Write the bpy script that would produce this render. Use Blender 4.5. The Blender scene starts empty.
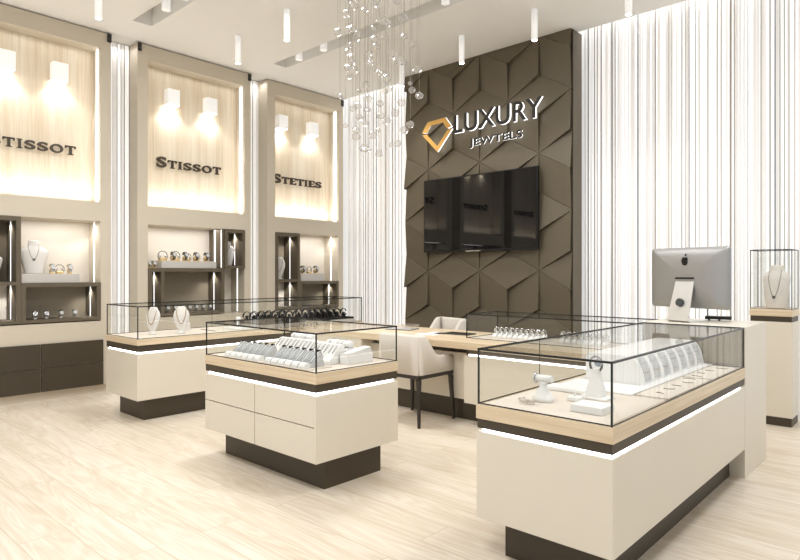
import bpy, bmesh, math, random
from mathutils import Vector, Matrix
R = math.radians
random.seed(7)
scene = bpy.context.scene
rnd0 = random.Random(11)
col = scene.collection

# ------------------------------------------------------------------ camera
FPX, HY, CAMH = 602.7, 273.5, 1.4
TH = math.atan(552 / 602.7)
cd = bpy.data.cameras.new('camera')
cam = bpy.data.objects.new('camera', cd); col.objects.link(cam)
cam.location = (0, 0, CAMH); cam.rotation_euler = (R(90), 0, TH)
cd.sensor_width = 36; cd.lens = FPX / 800 * 36
cd.shift_y = (HY - 280) / 800
cd.clip_start = 0.05
scene.camera = cam
FW = Vector((-math.sin(TH), math.cos(TH), 0)); RT = Vector((math.cos(TH), math.sin(TH), 0))

# ------------------------------------------------------------------ materials
def srgb(r, g, b):
    f = lambda c: (c / 255 / 12.92) if c / 255 <= .04045 else ((c / 255 + .055) / 1.055) ** 2.4
    return (f(r), f(g), f(b), 1)
def newmat(name):
    m = bpy.data.materials.new(name); m.use_nodes = True
    nt = m.node_tree; return m, nt, nt.nodes['Principled BSDF'], nt.nodes['Material Output']
def plain(name, c, rough=.5, metal=0, var=.04, scale=30, bump=0, spec=.5, emit=None, es=0):
    m, nt, b, o = newmat(name)
    N = nt.nodes; L = nt.links
    g = N.new('ShaderNodeNewGeometry'); nz = N.new('ShaderNodeTexNoise'); nz.inputs['Scale'].default_value = scale
    nz.inputs['Detail'].default_value = 3
    L.new(g.outputs['Position'], nz.inputs['Vector'])
    mx = N.new('ShaderNodeMix'); mx.data_type = 'RGBA'
    mx.inputs[6].default_value = tuple(x * (1 - var) for x in c[:3]) + (1,)
    mx.inputs[7].default_value = tuple(min(1, x * (1 + var)) for x in c[:3]) + (1,)
    L.new(nz.outputs['Fac'], mx.inputs[0]); L.new(mx.outputs[2], b.inputs['Base Color'])
    b.inputs['Roughness'].default_value = rough; b.inputs['Metallic'].default_value = metal
    b.inputs['Specular IOR Level'].default_value = spec
    if bump:
        bp = N.new('ShaderNodeBump'); bp.inputs['Strength'].default_value = bump; bp.inputs['Distance'].default_value = .002
        L.new(nz.outputs['Fac'], bp.inputs['Height']); L.new(bp.outputs['Normal'], b.inputs['Normal'])
    if emit:
        b.inputs['Emission Color'].default_value = emit; b.inputs['Emission Strength'].default_value = es
    return m
def emis(name, c, s):
    m, nt, b, o = newmat(name)
    b.inputs['Base Color'].default_value = (.8, .8, .8, 1)
    b.inputs['Emission Color'].default_value = c; b.inputs['Emission Strength'].default_value = s
    return m
def wood(name, c1, c2, axis, rough=.42, fine=60, planks=None):
    m, nt, b, o = newmat(name); N = nt.nodes; L = nt.links
    g = N.new('ShaderNodeNewGeometry'); mp = N.new('ShaderNodeMapping')
    s = [fine, fine, fine]; s[axis] = 1.6
    mp.inputs['Scale'].default_value = s
    src = g.outputs['Position']
    if axis != 2:        # end faces show long grain too: swap x and y where the face looks along the grain
        sx = N.new('ShaderNodeSeparateXYZ'); L.new(g.outputs['Normal'], sx.inputs[0])
        ab = N.new('ShaderNodeMath'); ab.operation = 'ABSOLUTE'; L.new(sx.outputs[axis], ab.inputs[0])
        gt = N.new('ShaderNodeMath'); gt.operation = 'GREATER_THAN'; gt.inputs[1].default_value = .7; L.new(ab.outputs[0], gt.inputs[0])
        sp = N.new('ShaderNodeSeparateXYZ'); L.new(g.outputs['Position'], sp.inputs[0])
        cb = N.new('ShaderNodeCombineXYZ'); L.new(sp.outputs[1], cb.inputs[0]); L.new(sp.outputs[0], cb.inputs[1]); L.new(sp.outputs[2], cb.inputs[2])
        mv = N.new('ShaderNodeMix'); mv.data_type = 'VECTOR'; L.new(gt.outputs[0], mv.inputs[0]); L.new(g.outputs['Position'], mv.inputs[4]); L.new(cb.outputs[0], mv.inputs[5])
        src = mv.outputs[1]
    L.new(src, mp.inputs['Vector'])
    nz = N.new('ShaderNodeTexNoise'); nz.inputs['Scale'].default_value = 1; nz.inputs['Detail'].default_value = 5
    nz.inputs['Distortion'].default_value = .4
    L.new(mp.outputs[0], nz.inputs['Vector'])
    mp2 = N.new('ShaderNodeMapping'); s2 = [7, 7, 7]; s2[axis] = .5; mp2.inputs['Scale'].default_value = s2
    L.new(src, mp2.inputs['Vector'])
    n2 = N.new('ShaderNodeTexNoise'); n2.inputs['Scale'].default_value = 1; n2.inputs['Detail'].default_value = 2
    L.new(mp2.outputs[0], n2.inputs['Vector'])
    ad = N.new('ShaderNodeMath'); ad.operation = 'ADD'; L.new(nz.outputs['Fac'], ad.inputs[0]); L.new(n2.outputs['Fac'], ad.inputs[1])
    mr = N.new('ShaderNodeMapRange'); mr.inputs[1].default_value = .7; mr.inputs[2].default_value = 1.3
    L.new(ad.outputs[0], mr.inputs[0])
    mx = N.new('ShaderNodeMix'); mx.data_type = 'RGBA'; mx.inputs[6].default_value = c1; mx.inputs[7].default_value = c2
    L.new(mr.outputs[0], mx.inputs[0]); L.new(mx.outputs[2], b.inputs['Base Color'])
    b.inputs['Roughness'].default_value = rough
    return m
def floor_mat():
    m, nt, b, o = newmat('pale oak planks'); N = nt.nodes; L = nt.links
    g = N.new('ShaderNodeNewGeometry')
    br = N.new('ShaderNodeTexBrick'); br.offset = .37; br.inputs['Scale'].default_value = 1
    br.inputs['Brick Width'].default_value = 1.5; br.inputs['Row Height'].default_value = .24
    br.inputs['Mortar Size'].default_value = .0018; br.inputs['Mortar Smooth'].default_value = .3
    br.inputs['Color1'].default_value = (0.25, 0.25, 0.25, 1); br.inputs['Color2'].default_value = (.75, .75, .75, 1)
    br.inputs['Mortar'].default_value = (0, 0, 0, 1)
    L.new(g.outputs['Position'], br.inputs['Vector'])
    # per-plank offset of the grain
    vm = N.new('ShaderNodeVectorMath'); vm.operation = 'MULTIPLY_ADD'
    L.new(br.outputs['Color'], vm.inputs[0]); vm.inputs[1].default_value = (9, 5, 13); L.new(g.outputs['Position'], vm.inputs[2])
    mp = N.new('ShaderNodeMapping'); mp.inputs['Scale'].default_value = (.75, 5.5, 1); L.new(vm.outputs[0], mp.inputs['Vector'])
    n1 = N.new('ShaderNodeTexNoise'); n1.inputs['Scale'].default_value = 1.2; n1.inputs['Detail'].default_value = 1.5; n1.inputs['Distortion'].default_value = .5
    L.new(mp.outputs[0], n1.inputs['Vector'])
    # cathedral rings from the iso-lines of the noise
    ml = N.new('ShaderNodeMath'); ml.operation = 'MULTIPLY'; ml.inputs[1].default_value = 60; L.new(n1.outputs['Fac'], ml.inputs[0])
    sn = N.new('ShaderNodeMath'); sn.operation = 'SINE'; L.new(ml.outputs[0], sn.inputs[0])
    mp2 = N.new('ShaderNodeMapping'); mp2.inputs['Scale'].default_value = (3, 70, 1); L.new(vm.outputs[0], mp2.inputs['Vector'])
    n2 = N.new('ShaderNodeTexNoise'); n2.inputs['Detail'].default_value = 4; n2.inputs['Scale'].default_value = 1; L.new(mp2.outputs[0], n2.inputs['Vector'])
    s1 = N.new('ShaderNodeMath'); s1.operation = 'MULTIPLY_ADD'; L.new(sn.outputs[0], s1.inputs[0]); s1.inputs[1].default_value = .13
    L.new(n2.outputs['Fac'], s1.inputs[2])
    s2 = N.new('ShaderNodeMath'); s2.operation = 'MULTIPLY_ADD'; L.new(n1.outputs['Fac'], s2.inputs[0]); s2.inputs[1].default_value = .9; L.new(s1.outputs[0], s2.inputs[2])
    sp = N.new('ShaderNodeSeparateColor'); L.new(br.outputs['Color'], sp.inputs[0])
    s3 = N.new('ShaderNodeMath'); s3.operation = 'MULTIPLY_ADD'; L.new(sp.outputs[0], s3.inputs[0]); s3.inputs[1].default_value = .12; L.new(s2.outputs[0], s3.inputs[2])
    mr = N.new('ShaderNodeMapRange'); mr.inputs[1].default_value = .65; mr.inputs[2].default_value = 1.4; L.new(s3.outputs[0], mr.inputs[0])
    mx = N.new('ShaderNodeMix'); mx.data_type = 'RGBA'; mx.inputs[6].default_value = FLOOR_A; mx.inputs[7].default_value = FLOOR_B
    L.new(mr.outputs[0], mx.inputs[0])
    mm = N.new('ShaderNodeMix'); mm.data_type = 'RGBA'; L.new(br.outputs['Fac'], mm.inputs[0]); L.new(mx.outputs[2], mm.inputs[6]); mm.inputs[7].default_value = srgb(196, 176, 148)
    L.new(mm.outputs[2], b.inputs['Base Color'])
    b.inputs['Roughness'].default_value = .33; b.inputs['Specular IOR Level'].default_value = .45
    return m
def thin_glass(name, tint=(.992, .996, .993, 1)):
    m, nt, b, o = newmat(name); N = nt.nodes; L = nt.links; N.remove(b)
    t = N.new('ShaderNodeBsdfTransparent'); t.inputs[0].default_value = tint
    g = N.new('ShaderNodeBsdfGlossy'); g.inputs['Roughness'].default_value = 0
    lw = N.new('ShaderNodeLayerWeight'); lw.inputs[0].default_value = .5
    pw = N.new('ShaderNodeMath'); pw.operation = 'POWER'; pw.inputs[1].default_value = 5.5; L.new(lw.outputs['Facing'], pw.inputs[0])
    f = N.new('ShaderNodeMath'); f.operation = 'MULTIPLY_ADD'; f.inputs[1].default_value = .48; f.inputs[2].default_value = .016; L.new(pw.outputs[0], f.inputs[0])
    mx = N.new('ShaderNodeMixShader'); L.new(f.outputs[0], mx.inputs[0]); L.new(t.outputs[0], mx.inputs[1]); L.new(g.outputs[0], mx.inputs[2])
    L.new(mx.outputs[0], o.inputs[0]); return m
def crystal():
    m, nt, b, o = newmat('crystal glass')
    N = nt.nodes; L = nt.links; N.remove(b)
    t = N.new('ShaderNodeBsdfTransparent'); t.inputs[0].default_value = (.95, .94, .925, 1)
    g = N.new('ShaderNodeBsdfGlossy'); g.inputs['Roughness'].default_value = .02
    lw = N.new('ShaderNodeLayerWeight'); lw.inputs[0].default_value = .5
    pw = N.new('ShaderNodeMath'); pw.operation = 'POWER'; pw.inputs[1].default_value = 2.2; L.new(lw.outputs['Facing'], pw.inputs[0])
    f = N.new('ShaderNodeMath'); f.operation = 'MULTIPLY_ADD'; f.inputs[1].default_value = .6; f.inputs[2].default_value = .12; L.new(pw.outputs[0], f.inputs[0])
    df = N.new('ShaderNodeBsdfDiffuse'); df.inputs[0].default_value = (.93, .91, .88, 1)
    m0 = N.new('ShaderNodeMixShader'); m0.inputs[0].default_value = .16; L.new(t.outputs[0], m0.inputs[1]); L.new(df.outputs[0], m0.inputs[2])
    mx = N.new('ShaderNodeMixShader'); L.new(f.outputs[0], mx.inputs[0]); L.new(m0.outputs[0], mx.inputs[1]); L.new(g.outputs[0], mx.inputs[2])
    L.new(mx.outputs[0], o.inputs[0]); return m
FLOOR_A = srgb(217, 202, 180); FLOOR_B = srgb(238, 229, 214)
M = {}
M['floor'] = floor_mat()
M['ceiling'] = plain('ceiling paint', srgb(242, 240, 236), .9, var=.01)
M['white_wall'] = plain('white wall paint', srgb(235, 232, 226), .9, var=.01)
M['cream'] = plain('cream lacquer', srgb(228, 220, 204), .3, var=.015, scale=4)
M['taupe'] = plain('taupe lacquer', srgb(212, 202, 184), .5, var=.015, scale=4)
M['back_cream'] = plain('cream niche back', srgb(234, 226, 213), .6, var=.02, scale=5)
M['plinth'] = plain('cream plinth', srgb(214, 202, 184), .5, var=.015)
M['bronze'] = plain('dark bronze laminate', srgb(78, 69, 55), .42, var=.05, scale=12)
M['box_dark'] = plain('dark taupe veneer', srgb(108, 98, 81), .5, var=.06, scale=20)
M['box_back'] = plain('taupe veneer back', srgb(160, 149, 130), .5, var=.06, scale=20)
M['feature'] = plain('bronze leather panel', srgb(106, 97, 80), .48, var=.05, scale=60, bump=.15)
M['oak_x'] = wood('light oak along x', srgb(212, 190, 158), srgb(238, 222, 195), 0)
M['oak_y'] = wood('light oak along y', srgb(212, 190, 158), srgb(238, 222, 195), 1)
M['oak_z'] = wood('light oak veneer upright', srgb(222, 205, 178), srgb(243, 232, 212), 2, fine=45)
M['glass'] = thin_glass('clear glass')
M['glass_edge'] = plain('dark glass edge', srgb(46, 46, 44), .25, var=.3, scale=25)
M['crystal'] = crystal()
M['white'] = plain('white leatherette', srgb(240, 238, 234), .45, var=.01)
M['bust'] = plain('white bust cloth', srgb(232, 228, 222), .8, var=.02, scale=120)
M['bust_grey'] = plain('grey beige bust cloth', srgb(224, 218, 210), .85, var=.03, scale=150)
M['grey_pad'] = plain('grey velvet', srgb(204, 204, 203), .7, var=.05, scale=80)
M['riser'] = plain('grey riser lacquer', srgb(205, 200, 192), .4, var=.03, scale=50)
M['linen'] = plain('linen display cloth', srgb(221, 211, 198), .85, var=.05, scale=120)
M['linen_mark'] = plain('brown cloth seam', srgb(120, 105, 88), .85)
M['silver'] = plain('silver', srgb(205, 205, 205), .18, 1, var=.02)
M['silver_soft'] = plain('satin silver', srgb(214, 214, 214), .45, .45, var=.02)
M['chain'] = plain('dull silver chain', srgb(120, 116, 110), .35, .7, var=.1)
M['gold'] = plain('gold', srgb(232, 205, 150), .3, .8, var=.04)
M['gold_dull'] = plain('brass chain', srgb(176, 144, 88), .4, .6)
M['sign_gold'] = plain('gold sign face', srgb(220, 176, 100), .45, .1, var=.05)
M['sign_dark'] = plain('dark sign face', srgb(52, 49, 44), .5)
M['letter'] = plain('dark bronze lettering', srgb(84, 74, 60), .45)
M['black'] = plain('black plastic', srgb(22, 22, 23), .35)
M['black_soft'] = plain('black velvet', srgb(18, 17, 17), .8)
M['screen'] = plain('black glossy screen', srgb(20, 20, 21), .025, spec=.5, var=.01)
M['alu'] = plain('brushed aluminium', srgb(172, 171, 169), .45, .6, var=.02, scale=90)
M['alu_light'] = plain('light aluminium', srgb(222, 221, 218), .35, .6, var=.02)
M['led'] = emis('led strip', (1, .97, .93, 1), 1.15)
M['led_soft'] = emis('soft led strip', (1, .975, .94, 1), 1.15)
M['halo'] = emis('white halo edge', (1, .985, .96, 1), 1.2)
M['lamp_glow'] = emis('lamp face', (1, .95, .87, 1), 9)
M['lamp_white'] = plain('white lamp metal', srgb(246, 244, 240), .5, var=.005, emit=(1, .985, .96, 1), es=.2)  # housings carry a faint added glow to look brighter
M['fabric'] = plain('greige chair fabric', srgb(226, 219, 209), .9, var=.07, scale=260, bump=.3)
M['chair_metal'] = plain('dark chair frame', srgb(62, 57, 51), .4)
M['backlit'] = emis('white wall with emissive glow', (1, .99, .975, 1), .3)  # plain wall; light from behind is put in as emission
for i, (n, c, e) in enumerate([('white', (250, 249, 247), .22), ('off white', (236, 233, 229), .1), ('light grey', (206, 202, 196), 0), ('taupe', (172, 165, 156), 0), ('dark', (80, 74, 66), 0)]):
    M['strip%d' % i] = plain('curtain string ' + n, srgb(*c), .8, var=.03, scale=3, emit=(1, .98, .95, 1), es=e)  # emission in the pale strings stands in for backlight
M['cord'] = plain('pale grey cord', srgb(176, 170, 162), .5)
M['paper'] = plain('white paper', srgb(240, 238, 234), .8)
M['slate'] = plain('dark slate cover', srgb(70, 72, 72), .5)
M['blue_dark'] = plain('dark blue cover', srgb(52, 60, 74), .5)

# ------------------------------------------------------------------ mesh builder
class MB:
    def __init__(s): s.bm = bmesh.new(); s.mi = 0
    def _tag(s, faces):
        for f in faces: f.material_index = s.mi
    def box(s, x0, y0, z0, x1, y1, z1, bev=0):
        x0, x1 = sorted((x0, x1)); y0, y1 = sorted((y0, y1)); z0, z1 = sorted((z0, z1))
        t = bmesh.new(); bmesh.ops.create_cube(t, size=1)
        for v in t.verts: v.co = ((x0 + x1) / 2 + v.co.x * (x1 - x0), (y0 + y1) / 2 + v.co.y * (y1 - y0), (z0 + z1) / 2 + v.co.z * (z1 - z0))
        if bev: bmesh.ops.bevel(t, geom=t.edges[:], offset=bev, segments=2, affect='EDGES', profile=.5)
        s.merge(t); return s
    def merge(s, t, mat=None):
        if mat is not None: bmesh.ops.transform(t, matrix=mat, verts=t.verts[:])
        mp = {}
        for v in t.verts: mp[v] = s.bm.verts.new(v.co)
        for f in t.faces:
            try:
                nf = s.bm.faces.new([mp[v] for v in f.verts]); nf.material_index = s.mi; nf.smooth = f.smooth
            except ValueError: pass
        t.free()
    def cyl(s, p0, p1, r, r2=None, n=16, smooth=True):
        p0 = Vector(p0); p1 = Vector(p1); d = p1 - p0
        t = bmesh.new()
        bmesh.ops.create_cone(t, cap_ends=True, segments=n, radius1=r, radius2=r if r2 is None else r2, depth=d.length)
        for f in t.faces: f.smooth = smooth and len(f.verts) == 4
        m = Matrix.Translation((p0 + p1) / 2) @ d.to_track_quat('Z', 'Y').to_matrix().to_4x4()
        s.merge(t, m); return s
    def poly(s, pts, vec):
        """prism: polygon pts extruded by vec"""
        vec = Vector(vec); a = [s.bm.verts.new(p) for p in pts]; b = [s.bm.verts.new(Vector(p) + vec) for p in pts]
        n = len(pts)
        fs = [s.bm.faces.new(a[::-1]), s.bm.faces.new(b)]
        for i in range(n): fs.append(s.bm.faces.new((a[i], a[(i + 1) % n], b[(i + 1) % n], b[i])))
        s._tag(fs); return s
    def loft(s, rings, cap=True, smooth=True):
        vs = [[s.bm.verts.new(p) for p in r] for r in rings]; n = len(rings[0]); fs = []
        for a, b in zip(vs, vs[1:]):
            for i in range(n):
                f = s.bm.faces.new((a[i], a[(i + 1) % n], b[(i + 1) % n], b[i])); f.smooth = smooth; fs.append(f)
        if cap: fs += [s.bm.faces.new(vs[0][::-1]), s.bm.faces.new(vs[-1])]
        s._tag(fs); return s
    def tube(s, pts, r, n=6, closed=False):
        pts = [Vector(p) for p in pts]; m = len(pts); rings = []
        for i, p in enumerate(pts):
            a = pts[(i - 1) % m] if (closed or i) else p; b = pts[(i + 1) % m] if (closed or i < m - 1) else p
            q = (b - a).to_track_quat('Z', 'Y').to_matrix()
            rings.append([p + q @ Vector((math.cos(2 * math.pi * k / n) * r, math.sin(2 * math.pi * k / n) * r, 0)) for k in range(n)])
        if closed: rings.append(rings[0])
        return s.loft(rings, cap=not closed)
    def build(s, name, mats, parent=None, local=False):
        if not isinstance(mats, (list, tuple)): mats = [mats]
        if parent is not None and not local:
            o = Vector(parent['_o']) if '_o' in parent else Vector((0, 0, 0))
            for v in s.bm.verts: v.co -= o
        bmesh.ops.recalc_face_normals(s.bm, faces=s.bm.faces[:])
        me = bpy.data.meshes.new(name); s.bm.to_mesh(me); s.bm.free()
        for m in mats: me.materials.append(m)
        ob = bpy.data.objects.new(name, me); col.objects.link(ob)
        if parent is not None:
            ob.parent = parent
            if '_o' in parent: ob['_o'] = list(parent['_o'])
        return ob
def box(*a, **k): return MB().box(*a, **k)
def tag(o, label, cat, group=None, kind=None):
    if label: o['label'] = label
    if cat: o['category'] = cat
    if group: o['group'] = group
    if kind: o['kind'] = kind
    return o
def thing(name, label, cat, loc=(0, 0, 0), rz=0, group=None):
    o = bpy.data.objects.new(name, None); col.objects.link(o); o.empty_display_size = .05
    o.location = loc; o.rotation_euler = (0, 0, rz); o['_o'] = list(loc)
    return tag(o, label, cat, group)
def struct(name, mb, mats):
    o = mb.build(name, mats); o['kind'] = 'structure'; return o
def copy_tree(o, parent=None, loc=None, rz=None, label=None, group=None):
    c = o.copy(); col.objects.link(c)
    if parent is not None: c.parent = parent
    if loc is not None: c.location = loc
    if rz is not None: c.rotation_euler = (0, 0, rz)
    if label: c['label'] = label
    if group: c['group'] = group
    for ch in list(o.children): copy_tree(ch, c)
    return c
ORD = ['first', 'second', 'third', 'fourth', 'fifth', 'sixth', 'seventh', 'eighth', 'ninth', 'tenth', 'eleventh', 'twelfth']
def lamp(kind, name, loc, power, color=(1, .93, .84), rot=(0, 0, 0), **kw):
    d = bpy.data.lights.new(name, kind); d.energy = power; d.color = color
    for k, v in kw.items(): setattr(d, k, v)
    o = bpy.data.objects.new(name, d); col.objects.link(o); o.location = loc; o.rotation_euler = rot
    return o

# ------------------------------------------------------------------ room shell
XL = -7.397; ZC = 4.26
struct('floor', box(-8.1, -3.2, -.1, 3.2, 7.3, 0), M['floor'])
mb = MB()
S1, S2 = (2.98, 3.205), (4.888, 5.113); SX0, SX1 = -6.83, -1.6
mb.box(-8.1, -3.2, ZC, 3.2, S1[0], ZC + .25); mb.box(-8.1, S1[1], ZC, 3.2, S2[0], ZC + .25); mb.box(-8.1, S2[1], ZC, 3.2, 6.69, ZC + .25)
for s in (S1, S2):
    mb.box(-8.1, s[0], ZC, SX0, s[1], ZC + .25); mb.box(SX1, s[0], ZC, 3.2, s[1], ZC + .25); mb.box(SX0, s[0], ZC + .2, SX1, s[1], ZC + .25)
mb.box(-8.1, 6.69, ZC + .45, 3.2, 7.3, ZC + .5); mb.box(-8.1, 6.66, ZC + .25, 3.2, 6.69, ZC + .5)
struct('ceiling', mb, M['ceiling'])
struct('wall_left', box(-8.1, -3.2, 0, -7.95, 7.3, ZC), M['white_wall'])
struct('wall_back', box(-7.95, 7.05, 0, 3.2, 7.2, ZC + .5), M['backlit'])

def strings(mb, axis, a0, a1, c, z0, z1, wmin, wmax, weights, depth):
    """upright ribbons side by side along an axis, irregular widths and shades"""
    p = a0; i = 0
    while p < a1:
        i += 1
        k = random.choices((0, 1), weights[:2])[0] if i % 2 else random.choices((1, 2, 3, 4), weights[1:])[0]
        w = random.uniform(wmin, wmax) * (1.7 if k < 2 else (.9 if k < 4 else .7))
        d = c + random.uniform(-depth, depth); e = d + random.uniform(-.003, .003)
        mb.mi = k
        if axis == 'x': q = [(p, d, z0), (p + w, e, z0), (p + w, e, z1), (p, d, z1)]
        else: q = [(d, p, z0), (e, p + w, z0), (e, p + w, z1), (d, p, z1)]
        f = mb.bm.faces.new([mb.bm.verts.new(v) for v in q]); f.material_index = k
        p += w + (random.uniform(0, .012) if random.random() < .5 else 0)
    return mb
SM = [M['strip%d' % i] for i in range(5)]
rail = lambda: None
def curtain(label, axis, a0, a1, c, z0, z1, wmin, wmax, weights, depth=.03):
    o = strings(MB(), axis, a0, a1, c, z0, z1, wmin, wmax, weights, depth).build('string_curtain', SM)
    return tag(o, label, 'curtain', 'white string curtains', 'stuff')
curtain('white and taupe string curtain covering the wall right of the dark feature wall', 'x', -3.25, 3.1, 6.80, .01, 4.62, .008, .020, [6, 2.6, 2.8, 2.4, 1.9])
curtain('white string curtain between the third display niche and the dark feature wall', 'x', -7.4, -5.88, 6.80, .01, 4.62, .010, .024, [5, 4, 4, 1.6, .3])
curtain('narrow white string curtain between the first and second wall niches', 'y', 2.92, 3.36, -7.62, .01, 4.25, .02, .04, [7, 4, 2, 1.2, .5], .01)
curtain('narrow white string curtain between the second and third wall niches', 'y', 4.9, 5.25, -7.62, .01, 4.25, .02, .04, [7, 4, 2, 1.2, .5], .01)

# feature wall: tumbling-block rhombi, each tilted on its own plane
fw = MB(); fw.box(-5.87, 6.56, 0, -3.264, 6.78, ZC - .005)
t = bmesh.new(); P, S = .436, .473; hh = .056; YB = 6.545
def rh(pts):  # pts: (x, z, raise)
    cx = sum(p[0] for p in pts) / 4; cz = sum(p[1] for p in pts) / 4; k = .992
    pts = [(cx + (x - cx) * k, cz + (z - cz) * k, r) for x, z, r in pts]
    a = [t.verts.new((x, YB - r, z)) for x, z, r in pts]; b = [t.verts.new((x, YB + .03, z)) for x, z, r in pts]
    t.faces.new(a)
    for i in range(4): t.faces.new((a[i], b[i], b[(i + 1) % 4], a[(i + 1) % 4]))
for ci in range(-1, 8):
    X = -5.868 + P * ci
    zoff = 1.437 if ci % 2 else 1.437 + .71
    for k in range(-3, 4):
        z6 = zoff + 1.42 * k               # a six-fold vertex of this column
        B = (X, z6 + S)                    # the Y vertex above it
        L = (X - P, B[1] + S / 2); Rr = (X + P, B[1] + S / 2); T = (X, B[1] + S)
        rh([(*L, hh / 2), (*B, hh), (*Rr, hh / 2), (*T, 0)])
        rh([(*L, hh / 2), (L[0], L[1] - S, 0), (B[0], B[1] - S, hh / 2), (*B, hh)])
        rh([(*B, 0), (B[0], B[1] - S, hh / 2), (Rr[0], Rr[1] - S, hh), (*Rr, hh / 2)])
for co, no in (((-5.868, 0, 0), (-1, 0, 0)), ((-3.266, 0, 0), (1, 0, 0)), ((0, 0, 0), (0, 0, -1)), ((0, 0, ZC - .002), (0, 0, 1))):
    bmesh.ops.bisect_plane(t, geom=t.verts[:] + t.edges[:] + t.faces[:], plane_co=co, plane_no=no, clear_outer=True)
fw.merge(t)
fo = struct('wall_feature', fw, M['feature'])

# ------------------------------------------------------------------ lettering
def text_mesh(txt, size, ext, off=0, spacing=1.0):
    c = bpy.data.curves.new('t', 'FONT'); c.body = txt; c.size = size; c.extrude = ext; c.offset = off; c.space_character = spacing
    c.align_x = 'LEFT'
    o = bpy.data.objects.new('t', c); col.objects.link(o)
    bpy.context.view_layer.update()
    me = bpy.data.meshes.new_from_object(o.evaluated_get(bpy.context.evaluated_depsgraph_get()))
    b = bmesh.new(); b.from_mesh(me); bpy.data.objects.remove(o); bpy.data.meshes.remove(me); bpy.data.curves.remove(c)
    return b
def fit(b, w, h):
    """scale text to width w and height h, lower-left at origin"""
    xs = [v.co.x for v in b.verts]; ys = [v.co.y for v in b.verts]
    x0, y0 = min(xs), min(ys); sx = w / (max(xs) - x0); sy = h / (max(ys) - y0)
    for v in b.verts: v.co.x = (v.co.x - x0) * sx; v.co.y = (v.co.y - y0) * sy
    return b
def serif_word(word, w, h, ext):
    """small-caps word: larger first letter, slab ticks on straight letters"""
    out = bmesh.new(); x = 0
    def add(b, dx, dy):
        mp = {v: out.verts.new((v.co.x + dx, v.co.y + dy, v.co.z)) for v in b.verts}
        for f in b.faces: out.faces.new([mp[v] for v in f.verts])
        b.free()
    def bar(x0, y0, x1, y1):
        b = bmesh.new(); bmesh.ops.create_cube(b, size=1)
        for v in b.verts: v.co = ((x0 + x1) / 2 + v.co.x * (x1 - x0), (y0 + y1) / 2 + v.co.y * (y1 - y0), v.co.z * 2 * ext)
        add(b, 0, 0)
    for i, ch in enumerate(word):
        hh = 1.0 if i == 0 else .78; wd = {'S': .62, 'T': .66, 'I': .30, 'O': .80, 'E': .62}[ch] * (1.12 if i == 0 else .95)
        dy = 0 if i else -.04
        if ch == 'I':
            bar(x + wd * .28, 0, x + wd * .72, hh); bar(x, 0, x + wd, .06); bar(x, hh - .06, x + wd, hh)
        elif ch == 'T':
            bar(x + wd * .40, 0, x + wd * .62, hh); bar(x, hh - .11, x + wd, hh); bar(x, hh - .22, x + .06, hh); bar(x + wd - .06, hh - .22, x + wd, hh); bar(x + wd * .25, 0, x + wd * .77, .06)
        elif ch == 'E':
            bar(x + .06, 0, x + .24, hh); bar(x, 0, x + wd, .10); bar(x, hh - .10, x + wd, hh); bar(x + .1, hh * .45, x + wd * .8, hh * .45 + .10)
            bar(x + wd - .06, 0, x + wd, .22); bar(x + wd - .06, hh - .22, x + wd, hh)
        else:
            add(fit(text_mesh(ch, 1, ext, .022), wd, hh + (.08 if i == 0 else 0)), x, dy)
        x += wd + .13
    return fit(out, w, h)
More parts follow.
